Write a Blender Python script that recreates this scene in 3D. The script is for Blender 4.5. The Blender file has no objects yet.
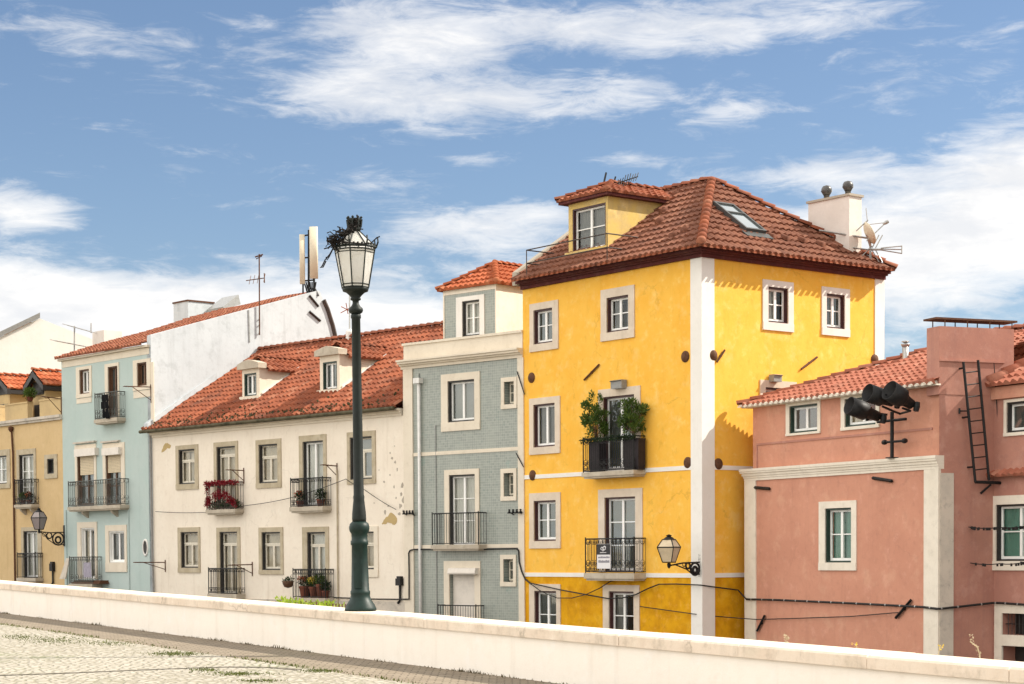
import bpy, bmesh, math, random
from mathutils import Vector, Matrix
random.seed(11)
PI = math.pi
sc = bpy.context.scene
COL = sc.collection
# ------------------------------------------------------------------ camera
FPX, CZ = 1920.0, 1.77
PIT, ROLL = math.radians(2.2), -0.006
HOR = 557.0
YP = HOR + math.tan(PIT) * FPX
CAMR = Matrix.Rotation(PI / 2 - PIT, 3, 'X') @ Matrix.Rotation(ROLL, 3, 'Z')
EYE = Vector((0, 0, CZ))
cd = bpy.data.cameras.new('camera'); cam = bpy.data.objects.new('camera', cd); COL.objects.link(cam)
cd.sensor_width = 36; cd.lens = 36 * FPX / 1024; cd.shift_y = (YP - 342) / 1024
cd.clip_start = 0.1; cd.clip_end = 5000
cam.matrix_world = Matrix.Translation(EYE) @ CAMR.to_4x4()
sc.camera = cam

def ray(px, py):
    return CAMR @ Vector(((px - 512) / FPX, -(py - YP) / FPX, -1))
def at(px, py, Y):
    r = ray(px, py); return EYE + r * (Y / r.y)
def vpdir(vx):
    return Vector((vx - 512, FPX)).normalized()
def line_px(P, d, px, py):
    """parameter t where P + d t is seen at picture column px"""
    r = ray(px, py); det = d.x * (-r.y) + r.x * d.y
    bx, by = EYE.x - P.x, EYE.y - P.y
    return (bx * (-r.y) + r.x * by) / det
def proj(p):
    v = CAMR.transposed() @ (Vector(p) - EYE)
    return 512 + FPX * v.x / -v.z, YP - FPX * v.y / -v.z

# ------------------------------------------------------------------ objects
def tag(o, label=None, cat=None, group=None, kind=None):
    if label: o['label'] = label
    if cat: o['category'] = cat
    if group: o['group'] = group
    if kind: o['kind'] = kind
    return o

class Root:
    """an Empty at the base of a thing; local x runs right along its front, y into it"""
    def __init__(s, name, label, cat, loc, rz=0.0, group=None):
        s.M = Matrix.Translation(loc) @ Matrix.Rotation(rz, 4, 'Z'); s.Mi = s.M.inverted()
        s.o = bpy.data.objects.new(name, None); s.o.empty_display_size = .3; COL.objects.link(s.o)
        s.o.matrix_world = s.M; tag(s.o, label, cat, group)
    def loc(s, p): return s.Mi @ Vector(p)

class Face:
    def __init__(s, R, x0, y0, ang):
        s.R = R; c, n = math.cos(ang), math.sin(ang)
        s.F = Matrix(((c, -n, 0, x0), (n, c, 0, y0), (0, 0, 1, 0), (0, 0, 0, 1)))
        s.W = R.M @ s.F; s.Wi = s.W.inverted()
    def hit(s, px, py, d=0.0):
        o = s.Wi @ EYE; r = s.Wi.to_3x3() @ ray(px, py)
        t = (d - o.y) / r.y; p = o + r * t
        return p.x, p.z
    def rect(s, x0, x1, yt, yb, d=0.0):
        ym = (yt + yb) / 2; xm = (x0 + x1) / 2
        return (s.hit(x0, ym, d)[0], s.hit(x1, ym, d)[0], s.hit(xm, yb, d)[1], s.hit(xm, yt, d)[1])
    def world(s, a, d, z): return s.W @ Vector((a, d, z))

class MB:
    def __init__(s, T=None):
        s.v = []; s.f = []; s.uv = []; s.mi = []; s.T = T if T is not None else Matrix(); s.cur = 0; s.sm = []; s.smooth = False
    def add(s, vs, fs, uvs=None):
        b = len(s.v); T = s.T
        s.v += [tuple(T @ Vector(p)) for p in vs]
        for i, f in enumerate(fs):
            s.f.append(tuple(b + k for k in f)); s.mi.append(s.cur); s.sm.append(s.smooth)
            s.uv.append(uvs[i] if uvs else None)
    def poly(s, pts): s.add(pts, [tuple(range(len(pts)))])
    def box(s, a0, a1, d0, d1, z0, z1):
        vs = [(a, d, z) for a in (a0, a1) for d in (d0, d1) for z in (z0, z1)]
        s.add(vs, [(0, 1, 3, 2), (4, 6, 7, 5), (0, 4, 5, 1), (2, 3, 7, 6), (0, 2, 6, 4), (1, 5, 7, 3)])
    def prism(s, pts, vec):
        """extrude polygon pts along vec"""
        n = len(pts); P = [Vector(p) for p in pts]; Q = [p + Vector(vec) for p in P]
        s.add(P + Q, [tuple(range(n))[::-1], tuple(range(n, 2 * n))] + [(i, (i + 1) % n, n + (i + 1) % n, n + i) for i in range(n)])
    def tube(s, pts, r, n=6, r1=None, cap=True):
        P = [Vector(p) for p in pts]; m = len(P); vs = []; prev = None
        for i, p in enumerate(P):
            t = (P[min(i + 1, m - 1)] - P[max(i - 1, 0)]).normalized()
            if prev is None:
                a = Vector((0, 0, 1)) if abs(t.z) < .9 else Vector((1, 0, 0))
                u = t.cross(a).normalized()
            else:
                u = (prev - t * prev.dot(t)).normalized()
            prev = u; w = t.cross(u)
            rr = r if r1 is None else r + (r1 - r) * i / (m - 1)
            vs += [p + (u * math.cos(2 * PI * k / n) + w * math.sin(2 * PI * k / n)) * rr for k in range(n)]
        fs = [(i * n + k, i * n + (k + 1) % n, (i + 1) * n + (k + 1) % n, (i + 1) * n + k) for i in range(m - 1) for k in range(n)]
        if cap: fs += [tuple(range(n))[::-1], tuple((m - 1) * n + k for k in range(n))]
        s.add(vs, fs)
    def bar(s, p, q, r=.012, n=4): s.tube([p, q], r, n)
    def lathe(s, prof, c=(0, 0, 0), n=24, ph=0.0, axis=None):
        """prof: list of (radius, height)"""
        c = Vector(c); m = len(prof)
        Rm = Matrix() if axis is None else Vector(axis).to_track_quat('Z', 'Y').to_matrix().to_4x4()
        vs = [c + (Rm @ Vector((r * math.cos(ph + 2 * PI * k / n), r * math.sin(ph + 2 * PI * k / n), h))) for r, h in prof for k in range(n)]
        fs = [(i * n + k, i * n + (k + 1) % n, (i + 1) * n + (k + 1) % n, (i + 1) * n + k) for i in range(m - 1) for k in range(n)]
        if prof[0][0] > 1e-4: fs.append(tuple(range(n))[::-1])
        if prof[-1][0] > 1e-4: fs.append(tuple((m - 1) * n + k for k in range(n)))
        s.add(vs, fs)
    def ring(s, c, r, t, ux, uz, n=12, m=4):
        c, ux, uz = Vector(c), Vector(ux), Vector(uz)
        s.tube([c + ux * (r * math.cos(2 * PI * k / n)) + uz * (r * math.sin(2 * PI * k / n)) for k in range(n + 1)], t, m, cap=False)
    def build(s, name, mat, parent=None, kind=None):
        me = bpy.data.meshes.new(name); me.from_pydata(s.v, [], s.f)
        for m in (mat if isinstance(mat, (list, tuple)) else [mat]): me.materials.append(m)
        me.polygons.foreach_set('material_index', s.mi); me.polygons.foreach_set('use_smooth', s.sm)
        if any(u is not None for u in s.uv):
            ul = me.uv_layers.new(name='UVMap'); k = 0
            for f, u in zip(s.f, s.uv):
                for j in range(len(f)):
                    ul.data[k].uv = u[j] if u else (0, 0); k += 1
        me.update()
        o = bpy.data.objects.new(name, me); COL.objects.link(o)
        if parent is not None: o.parent = parent.o if isinstance(parent, Root) else parent
        if kind: o['kind'] = kind
        return o

# ------------------------------------------------------------------ materials
def nd(nt, typ, props=None, ins=None):
    n = nt.nodes.new(typ)
    for k, v in (props or {}).items(): setattr(n, k, v)
    for k, v in (ins or {}).items():
        if isinstance(v, bpy.types.NodeSocket): nt.links.new(v, n.inputs[k])
        else: n.inputs[k].default_value = v
    return n
def mth(nt, op, a, b=0.0, c=0.0, clamp=False):
    return nd(nt, 'ShaderNodeMath', {'operation': op, 'use_clamp': clamp}, {0: a, 1: b, 2: c}).outputs[0]
def smooth(nt, x, lo, hi):
    return nd(nt, 'ShaderNodeMapRange', {'interpolation_type': 'SMOOTHSTEP'}, {0: x, 1: lo, 2: hi, 3: 0.0, 4: 1.0}).outputs[0]
def mixc(nt, f, a, b, mode='MIX'):
    n = nt.nodes.new('ShaderNodeMix'); n.data_type = 'RGBA'; n.blend_type = mode
    for sk, v in ((n.inputs['Factor'], f), (n.inputs[6], a), (n.inputs[7], b)):
        if isinstance(v, bpy.types.NodeSocket): nt.links.new(v, sk)
        else: sk.default_value = (*v, 1) if isinstance(v, tuple) and len(v) == 3 else v
    return n.outputs[2]
def newmat(name, rough=.8, spec=.3):
    m = bpy.data.materials.new(name); m.use_nodes = True; nt = m.node_tree
    b = nt.nodes['Principled BSDF']; b.inputs['Roughness'].default_value = rough
    b.inputs['Specular IOR Level'].default_value = spec
    return m, nt, b
def coords(nt, scale=(1, 1, 1)):
    tc = nd(nt, 'ShaderNodeTexCoord')
    return nd(nt, 'ShaderNodeMapping', None, {'Vector': tc.outputs['Object'], 'Scale': scale}).outputs[0]
def noise(nt, vec, scale, detail=5, rough=.55):
    return nd(nt, 'ShaderNodeTexNoise', None, {'Vector': vec, 'Scale': scale, 'Detail': detail, 'Roughness': rough}).outputs[0]
def bump(nt, b, h, strength=.2, dist=.02):
    n = nd(nt, 'ShaderNodeBump', None, {'Height': h, 'Strength': strength, 'Distance': dist})
    nt.links.new(n.outputs[0], b.inputs['Normal'])

def plaster(name, c1, c2, stain, amt=.45, patch=.0, patchc=None, scale=.7, streak=.3, rough=.88, mott=.0, crack=.0):
    m, nt, b = newmat(name, rough, .2)
    v = coords(nt); vs = coords(nt, (2.9, 2.9, .22))
    n1 = smooth(nt, noise(nt, v, scale, 7, .62), .36, .66)
    c = mixc(nt, n1, c1, c2)
    n2 = smooth(nt, noise(nt, v, 4.5, 6, .65), .5, .72)
    c = mixc(nt, mth(nt, 'MULTIPLY', n2, amt * .5), c, stain)
    n3 = smooth(nt, noise(nt, vs, 1.0, 7, .66), .52, .80)
    c = mixc(nt, mth(nt, 'MULTIPLY', n3, streak), c, stain)
    if patchc:
        n4 = smooth(nt, noise(nt, v, 1.5, 8, .66), .52, .66)
        c = mixc(nt, mth(nt, 'MULTIPLY', n4, patch), c, patchc)
    if mott:
        m1 = noise(nt, v, 2.6, 9, .7)
        c = mixc(nt, mth(nt, 'MULTIPLY', smooth(nt, m1, .52, .7), mott), c, tuple(min(.9, x * 1.08 + .10) for x in c1))
        m2 = noise(nt, coords(nt, (1, 1, .55)), 3.7, 8, .68)
        c = mixc(nt, mth(nt, 'MULTIPLY', smooth(nt, m2, .54, .72), mott), c, stain)
    if crack:
        wv = nd(nt, 'ShaderNodeVectorMath', {'operation': 'ADD'}, {0: v, 1: nd(nt, 'ShaderNodeTexNoise', None, {'Vector': v, 'Scale': 1.4, 'Detail': 6, 'Roughness': .6}).outputs[1]}).outputs[0]
        vo = nd(nt, 'ShaderNodeTexVoronoi', {'feature': 'DISTANCE_TO_EDGE'}, {'Vector': wv, 'Scale': .55}).outputs[0]
        ck = mth(nt, 'MULTIPLY', mth(nt, 'SUBTRACT', 1.0, smooth(nt, vo, .004, .016)), smooth(nt, noise(nt, v, .6, 3), .5, .6))
        c = mixc(nt, mth(nt, 'MULTIPLY', ck, crack), c, tuple(x * .5 for x in stain))
    fine = noise(nt, v, 45, 4, .6)
    c = mixc(nt, .10, c, nd(nt, 'ShaderNodeValToRGB', None, {'Fac': fine}).outputs[0], 'OVERLAY')
    nt.links.new(c, b.inputs['Base Color'])
    h = mth(nt, 'ADD', mth(nt, 'MULTIPLY', fine, .35), noise(nt, v, 5, 4))
    bump(nt, b, h, .35, .015)
    return m

def simple(name, c, rough=.6, spec=.4, var=.25, scale=6, metal=0.0, dirt=None, bmp=.1):
    m, nt, b = newmat(name, rough, spec); b.inputs['Metallic'].default_value = metal
    v = coords(nt); n1 = noise(nt, v, scale, 6, .65)
    d = dirt or tuple(x * (1 - var) for x in c)
    col = mixc(nt, smooth(nt, n1, .42, .7), c, d)
    nt.links.new(col, b.inputs['Base Color'])
    nt.links.new(mth(nt, 'MULTIPLY_ADD', n1, .3, rough - .15, True), b.inputs['Roughness'])
    if bmp: bump(nt, b, noise(nt, v, scale * 7, 3), bmp, .01)
    return m

def tilemat(name, c1, c2, c3, dark, moss=.35):
    """terracotta: each tile its own shade (uv counts tiles), lichen and soot in patches"""
    m, nt, b = newmat(name, .82, .25)
    uv = nd(nt, 'ShaderNodeUVMap').outputs[0]
    fl = nd(nt, 'ShaderNodeVectorMath', {'operation': 'FLOOR'}, {0: uv}).outputs[0]
    wn = nd(nt, 'ShaderNodeTexWhiteNoise', {'noise_dimensions': '2D'}, {'Vector': fl})
    r = wn.outputs[0]
    c = mixc(nt, smooth(nt, r, .1, .7), c1, c2)
    c = mixc(nt, smooth(nt, r, .84, 1.06), c, c3)
    v = coords(nt)
    n1 = smooth(nt, noise(nt, v, 1.1, 7, .68), .48, .72)
    c = mixc(nt, mth(nt, 'MULTIPLY', n1, moss), c, dark)
    n2 = smooth(nt, noise(nt, v, 9, 5, .7), .5, .75)
    c = mixc(nt, mth(nt, 'MULTIPLY', n2, .4), c, dark)
    nt.links.new(c, b.inputs['Base Color'])
    bump(nt, b, noise(nt, v, 40, 4), .25, .01)
    return m

def azulejo(name):
    m, nt, b = newmat(name, .35, .5)
    tc = nd(nt, 'ShaderNodeTexCoord'); xyz = nd(nt, 'ShaderNodeSeparateXYZ', None, {0: tc.outputs['Object']})
    u = mth(nt, 'MULTIPLY', xyz.outputs[0], 1 / .085); w = mth(nt, 'MULTIPLY', xyz.outputs[2], 1 / .085)
    fu, fw = mth(nt, 'FRACT', u), mth(nt, 'FRACT', w)
    du = mth(nt, 'ABSOLUTE', mth(nt, 'SUBTRACT', fu, .5)); dw = mth(nt, 'ABSOLUTE', mth(nt, 'SUBTRACT', fw, .5))
    mx = mth(nt, 'MAXIMUM', du, dw)
    cell = nd(nt, 'ShaderNodeCombineXYZ', None, {0: mth(nt, 'FLOOR', u), 1: mth(nt, 'FLOOR', w), 2: 0.0}).outputs[0]
    wn = nd(nt, 'ShaderNodeTexWhiteNoise', {'noise_dimensions': '2D'}, {'Vector': cell}).outputs[0]
    c = mixc(nt, wn, (.19, .218, .198), (.262, .288, .258)); c = mixc(nt, mth(nt, 'MULTIPLY', mth(nt, 'GREATER_THAN', wn, .965), .6), c, (.12, .17, .16))
    big = smooth(nt, noise(nt, tc.outputs['Object'], .9, 6, .65), .42, .68)
    c = mixc(nt, mth(nt, 'MULTIPLY', big, .5), c, (.30, .32, .285))
    grn = smooth(nt, noise(nt, tc.outputs['Object'], 1.7, 5, .6), .6, .7)
    c = mixc(nt, mth(nt, 'MULTIPLY', grn, .45), c, (.17, .28, .255))
    # cream flower in the corners of each tile and the pale border
    c = mixc(nt, mth(nt, 'MULTIPLY', smooth(nt, mx, .36, .44), .62), c, (.44, .45, .38))
    dia = mth(nt, 'ADD', du, dw)
    c = mixc(nt, mth(nt, 'MULTIPLY', mth(nt, 'LESS_THAN', dia, .2), .45), c, (.46, .46, .38))
    nt.links.new(c, b.inputs['Base Color'])
    bump(nt, b, smooth(nt, mx, .46, .5), -.3, .004)
    return m

def glassmat(name, tint, refl=.22, see=.55):
    m = bpy.data.materials.new(name); m.use_nodes = True; nt = m.node_tree; nt.nodes.clear()
    out = nd(nt, 'ShaderNodeOutputMaterial')
    tr = nd(nt, 'ShaderNodeBsdfTransparent', None, {0: (.93, .95, .94, 1)})
    df = nd(nt, 'ShaderNodeBsdfDiffuse', None, {0: (*tint, 1)})
    gl = nd(nt, 'ShaderNodeBsdfGlossy', None, {0: (.9, .95, .95, 1), 1: .04})
    m1 = nd(nt, 'ShaderNodeMixShader', None, {0: see, 1: df.outputs[0], 2: tr.outputs[0]})
    fr = nd(nt, 'ShaderNodeFresnel', None, {0: 1.5})
    f = mth(nt, 'ADD', mth(nt, 'MULTIPLY', fr.outputs[0], .8), refl - .05, clamp=True)
    m2 = nd(nt, 'ShaderNodeMixShader', None, {0: f, 1: m1.outputs[0], 2: gl.outputs[0]})
    nt.links.new(m2.outputs[0], out.inputs[0])
    return m

def leafmat(name, c1, c2, tr=.25):
    m, nt, b = newmat(name, .6, .3)
    g = nd(nt, 'ShaderNodeNewGeometry'); 
    c = mixc(nt, g.outputs['Random Per Island'], c1, c2)
    nt.links.new(c, b.inputs['Base Color'])
    b.inputs['Subsurface Weight'].default_value = 0
    t = nd(nt, 'ShaderNodeBsdfTranslucent', None, {0: c})
    mx = nd(nt, 'ShaderNodeMixShader', None, {0: tr, 1: b.outputs[0], 2: t.outputs[0]})
    nt.links.new(mx.outputs[0], nt.nodes['Material Output'].inputs[0])
    return m

def setts(name, c1, c2, joint, size, moss=.0, row=False):
    m, nt, b = newmat(name, .85, .25)
    v = coords(nt, (1 / size, 1 / size, 1 / size))
    if row:
        br = nd(nt, 'ShaderNodeTexBrick', {'offset': .5}, {'Vector': v, 'Color1': (1, 1, 1, 1), 'Color2': (0, 0, 0, 1), 'Mortar': (.5, .5, .5, 1), 'Scale': 1.0, 'Mortar Size': .07, 'Mortar Smooth': .3, 'Brick Width': 1.2, 'Row Height': .9})
        j = br.outputs['Fac']; rnd = nd(nt, 'ShaderNodeSeparateColor', None, {0: br.outputs['Color']}).outputs[0]
        h = mth(nt, 'SUBTRACT', 1.0, j)
    else:
        vo = nd(nt, 'ShaderNodeTexVoronoi', {'feature': 'DISTANCE_TO_EDGE'}, {'Vector': v, 'Scale': 1.0, 'Randomness': .75})
        v2 = nd(nt, 'ShaderNodeTexVoronoi', {'feature': 'F1'}, {'Vector': v, 'Scale': 1.0, 'Randomness': .75})
        rnd = nd(nt, 'ShaderNodeSeparateColor', None, {0: v2.outputs['Color']}).outputs[0]
        h = smooth(nt, vo.outputs[0], .03, .22); j = mth(nt, 'SUBTRACT', 1.0, h)
    c = mixc(nt, rnd, c1, c2)
    vb = coords(nt); n1 = smooth(nt, noise(nt, vb, .35, 6, .6), .4, .68)
    c = mixc(nt, mth(nt, 'MULTIPLY', n1, .3), c, tuple(x * .8 for x in c1))
    if moss:
        n2 = smooth(nt, noise(nt, vb, .5, 7, .65), .52, .66)
        joint = mixc(nt, mth(nt, 'MULTIPLY', n2, moss), joint, (.10, .13, .03))
    c = mixc(nt, mth(nt, 'MULTIPLY', j, .85), c, joint)
    nt.links.new(c, b.inputs['Base Color'])
    bump(nt, b, mth(nt, 'ADD', h, mth(nt, 'MULTIPLY', noise(nt, vb, 30, 3), .3)), .7, .03)
    return m

M = {}
M['yellow'] = plaster('yellow_plaster', (.86, .485, .075), (.84, .44, .055), (.66, .35, .045), .5, .5, (.87, .56, .18), 1.1, .38, mott=.6, crack=.22)
M['yellow_aged'] = plaster('aged_yellow_plaster', (.66, .47, .14), (.58, .42, .18), (.36, .27, .15), .7, .6, (.62, .50, .28), 1.6, .4, mott=.5)
M['ochre'] = plaster('ochre_plaster', (.70, .35, .006), (.56, .25, .003), (.38, .17, .01), .7, .5, (.74, .42, .03), 1.8, .35, mott=.45, crack=.15)
M['oxblood'] = plaster('oxblood_cornice', (.115, .030, .026), (.08, .022, .022), (.24, .11, .09), .6, .3, (.20, .09, .08), 1.5, .25)
M['white_lime'] = plaster('white_lime', (.80, .77, .72), (.76, .73, .67), (.55, .50, .44), .3, 0, None, .8, .2)
M['stone'] = plaster('pinkish_limestone', (.68, .58, .46), (.61, .51, .40), (.42, .35, .27), .5, .3, (.74, .66, .56), 1.6, .35)
M['stone_pale'] = plaster('pale_limestone', (.74, .68, .62), (.68, .62, .56), (.5, .45, .4), .3, 0, None, 1.4, .2)
M['old_stone'] = plaster('weathered_stone', (.49, .42, .30), (.42, .35, .24), (.22, .18, .12), .7, .4, (.58, .51, .39), 2.2, .4)
M['cream'] = plaster('cream_plaster', (.74, .66, .535), (.69, .61, .49), (.42, .35, .25), .4, 0, None, .8, .3)
M['offwhite'] = plaster('off_white_plaster', (.82, .735, .615), (.78, .69, .57), (.54, .45, .34), .45, .0, None, .5, .45, mott=.22, crack=.15)
M['ochre_patch'] = plaster('bare_render', (.50, .37, .17), (.44, .32, .15), (.3, .22, .12), .4)
M['grey_patch'] = plaster('grey_render', (.42, .37, .30), (.36, .32, .26), (.3, .26, .2), .4)
M['aqua'] = plaster('aqua_plaster', (.43, .52, .49), (.465, .54, .51), (.34, .395, .37), .35, 0, None, .6, .45, mott=.15)
M['mustard'] = plaster('mustard_plaster', (.62, .45, .24), (.57, .41, .21), (.38, .25, .11), .4, 0, None, .6, .4, mott=.2)
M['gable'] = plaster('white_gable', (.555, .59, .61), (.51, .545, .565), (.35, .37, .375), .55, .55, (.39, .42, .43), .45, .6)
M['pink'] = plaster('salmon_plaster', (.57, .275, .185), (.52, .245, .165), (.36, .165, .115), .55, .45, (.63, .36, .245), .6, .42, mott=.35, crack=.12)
M['pink_shaded'] = plaster('shaded_salmon_plaster', (.44, .215, .16), (.39, .185, .14), (.30, .155, .13), .6, .3, (.55, .33, .26), .7, .6, mott=.3, crack=.12)  # darker copy of the salmon plaster, shade of the side put into the colour
M['pink_trim'] = plaster('cream_trim', (.76, .69, .58), (.71, .64, .53), (.42, .37, .29), .45, .25, (.56, .50, .41), 1.3, .35)
M['stained'] = plaster('stained_trim', (.60, .53, .44), (.50, .45, .38), (.13, .12, .11), .7, 0, None, 1.2, .7)
M['attic'] = plaster('attic_plaster', (.58, .43, .22), (.50, .37, .2), (.36, .27, .15), .5)
M['azulejo'] = azulejo('glazed_wall_tiles')
M['tile_orange'] = tilemat('orange_roof_tiles', (.31, .092, .042), (.235, .068, .032), (.37, .15, .085), (.085, .04, .028), .65)
M['tile_bright'] = tilemat('bright_roof_tiles', (.43, .115, .045), (.36, .09, .033), (.46, .17, .08), (.18, .07, .04), .25)
M['tile_brown'] = tilemat('brown_roof_tiles', (.225, .088, .05), (.175, .066, .038), (.28, .125, .075), (.085, .040, .03), .5)
M['tile_pink'] = tilemat('salmon_roof_tiles', (.37, .13, .08), (.32, .105, .062), (.42, .19, .125), (.16, .075, .05), .4)
M['tile_far'] = tilemat('far_roof_tiles', (.27, .09, .045), (.22, .07, .035), (.36, .16, .09), (.12, .06, .04), .5)
M['sash'] = simple('white_sash_paint', (.86, .85, .81), .45, .4, .06, 8, bmp=0)
M['sash_cream'] = simple('cream_sash_paint', (.70, .64, .52), .5, .4, .15, 8, bmp=0)
M['oxframe'] = simple('oxblood_paint', (.055, .013, .012), .45, .4, .3, 8, bmp=0)
M['darkframe'] = simple('dark_frame_paint', (.025, .022, .02), .5, .4, .3, 8, bmp=0)
M['greenframe'] = simple('dark_green_paint', (.012, .035, .022), .45, .4, .3, 8, bmp=0)
M['brownwood'] = simple('brown_wood', (.13, .065, .035), .55, .3, .4, 10)
M['pane'] = glassmat('window_glass', (.085, .10, .09), .12, .45)
M['pane_clear'] = glassmat('clear_window_glass', (.06, .065, .06), .055, .93)
M['pane_sky'] = glassmat('skylight_glass', (.10, .13, .14), .5, .2)
M['curtain'] = simple('beige_curtain', (.66, .57, .44), .9, .1, .15, 3)
M['lace'] = simple('white_curtain', (.72, .69, .62), .9, .1, .12, 3)
M['grey_curtain'] = simple('grey_curtain', (.26, .25, .23), .9, .1, .15, 3)
M['teal_curtain'] = simple('teal_curtain', (.16, .34, .27), .9, .1, .2, 3)
M['blind'] = simple('beige_blind', (.66, .55, .38), .7, .2, .1, 4)
M['blindbox'] = simple('blind_box_plastic', (.74, .68, .60), .5, .3, .1, 4)
M['mossy'] = simple('mossy_gutter', (.10, .085, .05), .85, .2, .5, 3, dirt=(.03, .03, .015))
M['iron'] = simple('black_iron', (.011, .0105, .0105), .55, .3, .4, 12)
M['iron_rust'] = simple('weathered_iron', (.05, .042, .036), .6, .3, .4, 12, dirt=(.11, .06, .04))
M['iron_grey'] = simple('grey_green_iron', (.10, .105, .095), .6, .3, .4, 12)
M['rust'] = simple('rust', (.12, .055, .03), .8, .2, .4, 10)
M['slab'] = plaster('balcony_stone', (.50, .44, .35), (.42, .36, .28), (.16, .13, .09), .6, 0, None, 2, .3)
M['zinc'] = simple('galvanised', (.42, .42, .40), .4, .5, .25, 10, metal=.6)
M['skyframe'] = simple('dark_zinc_frame', (.06, .062, .06), .5, .4, .3, 9)
M['cowl'] = simple('dull_metal_cowl', (.10, .095, .09), .4, .5, .4, 9, metal=.5)
M['box_grey'] = simple('grey_metal_box', (.26, .255, .24), .5, .4, .2, 10)
M['white_pipe'] = simple('white_pipe', (.74, .72, .68), .5, .4, .15, 5)
M['cable'] = simple('black_cable', (.02, .018, .017), .6, .3, .3, 12, bmp=0)
M['antenna_cream'] = simple('cream_plastic', (.68, .60, .45), .5, .4, .08, 4, bmp=0)
M['lampgreen'] = simple('lamp_green_paint', (.006, .022, .0175), .5, .3, .35, 9)
M['lampdark'] = simple('lamp_dark_paint', (.010, .015, .0125), .55, .3, .35, 9)
M['red_red'] = leafmat('crimson_petals', (.16, .006, .012), (.30, .012, .025), .2)
M['leaf'] = leafmat('shrub_leaves', (.035, .075, .012), (.10, .15, .02))
M['leaf_dark'] = leafmat('dark_leaves', (.012, .03, .008), (.03, .055, .015))
M['leaf_lime'] = leafmat('lime_leaves', (.20, .30, .02), (.36, .46, .04), .4)
M['moss'] = leafmat('moss', (.06, .075, .014), (.13, .15, .03), .3)
M['eavemoss'] = leafmat('dark_moss', (.03, .03, .012), (.07, .065, .02), .2)
M['weed'] = leafmat('dry_weed', (.07, .05, .025), (.14, .11, .04), .2)
M['flower_yellow'] = leafmat('yellow_petals', (.65, .45, .05), (.75, .55, .08), .3)
M['flower_red'] = leafmat('red_petals', (.35, .05, .02), (.45, .12, .03), .2)
M['stalk'] = simple('dry_stalk', (.5, .42, .28), .8, .2, .2, 10)
M['twig'] = simple('dark_twigs', (.018, .014, .012), .8, .2, .4, 15)
M['garment'] = simple('black_cloth', (.010, .010, .011), .95, .1, .3, 5)
M['lilac'] = simple('lilac_cloth', (.37, .34, .40), .9, .1, .25, 14)
M['planter'] = simple('dark_planter', (.022, .015, .017), .6, .3, .3, 5)
M['pot'] = simple('terracotta_pot', (.15, .05, .03), .8, .2, .3, 6)
M['signblack'] = simple('sign_black', (.012, .011, .012), .5, .4, .1, 5, bmp=0)
M['signwhite'] = simple('sign_white', (.72, .70, .70), .5, .3, .05, 5, bmp=0)
M['signgrey'] = simple('sign_print', (.22, .21, .24), .6, .3, .1, 5, bmp=0)
M['whitewash'] = plaster('whitewash', (.89, .83, .74), (.87, .80, .71), (.70, .63, .53), .35, 0, None, .5, .5, mott=.22)
M['coping'] = plaster('coping_limestone', (.76, .65, .53), (.71, .59, .47), (.34, .28, .21), .9, .5, (.60, .52, .40), 1.6, .45, mott=.5, crack=.35)
M['calcada'] = setts('limestone_setts', (.46, .425, .36), (.38, .35, .29), (.23, .205, .15), .12, .6)
M['gutter_setts'] = setts('brown_setts', (.26, .215, .16), (.20, .16, .115), (.10, .08, .055), .15, .5, True)
M['dark_line'] = setts('dark_line_pattern', (.22, .19, .15), (.16, .14, .11), (.08, .07, .05), .11, .4)
M['asphalt'] = simple('street_setts', (.09, .085, .08), .9, .2, .3, 8)
M['earth'] = simple('earth', (.17, .15, .11), .95, .1, .3, 3)
def milk():
    m, nt, b = newmat('milky_lamp_glass', .25, .5)
    v = coords(nt); c = mixc(nt, smooth(nt, noise(nt, v, 5, 4), .4, .7), (.84, .83, .79), (.76, .74, .68))
    nt.links.new(c, b.inputs['Base Color'])
    t = nd(nt, 'ShaderNodeBsdfTranslucent', None, {0: c})
    mx = nd(nt, 'ShaderNodeMixShader', None, {0: .5, 1: b.outputs[0], 2: t.outputs[0]})
    nt.links.new(mx.outputs[0], nt.nodes['Material Output'].inputs[0]); return m
M['milk'] = milk()
M['amber'] = simple('aged_lamp_glass', (.62, .50, .33), .25, .5, .2, 5, bmp=0)
M['violetglass'] = simple('dusty_lamp_glass', (.30, .25, .24), .25, .5, .2, 5, bmp=0)

# ------------------------------------------------------------------ building kit
def facade(mb, F, s0, s1, z0, z1, holes=(), rev=.24, zsplit=None):
    T0 = mb.T; mb.T = F.F
    ss = sorted({s0, s1} | {h[0] for h in holes} | {h[1] for h in holes})
    zz = sorted({z0, z1} | {h[2] for h in holes} | {h[3] for h in holes} | ({zsplit} if zsplit else set()))
    ss = [a for a in ss if s0 <= a <= s1]; zz = [a for a in zz if z0 <= a <= z1]
    for i in range(len(ss) - 1):
        for j in range(len(zz) - 1):
            a, b, c, d = ss[i], ss[i + 1], zz[j], zz[j + 1]; m, n = (a + b) / 2, (c + d) / 2
            if any(h[0] < m < h[1] and h[2] < n < h[3] for h in holes): continue
            mb.cur = 1 if (zsplit and n < zsplit) else 0
            mb.poly([(a, 0, c), (b, 0, c), (b, 0, d), (a, 0, d)])
    for a, b, c, d in holes:
        mb.cur = 1 if (zsplit and (c + d) / 2 < zsplit) else 0
        c = max(c, z0)
        mb.poly([(a, 0, c), (a, 0, d), (a, rev, d), (a, rev, c)]); mb.poly([(b, 0, c), (b, rev, c), (b, rev, d), (b, 0, d)])
        mb.poly([(a, 0, d), (b, 0, d), (b, rev, d), (a, rev, d)]); mb.poly([(a, 0, c), (a, rev, c), (b, rev, c), (b, 0, c)])
    mb.cur = 0; mb.T = T0

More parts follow.
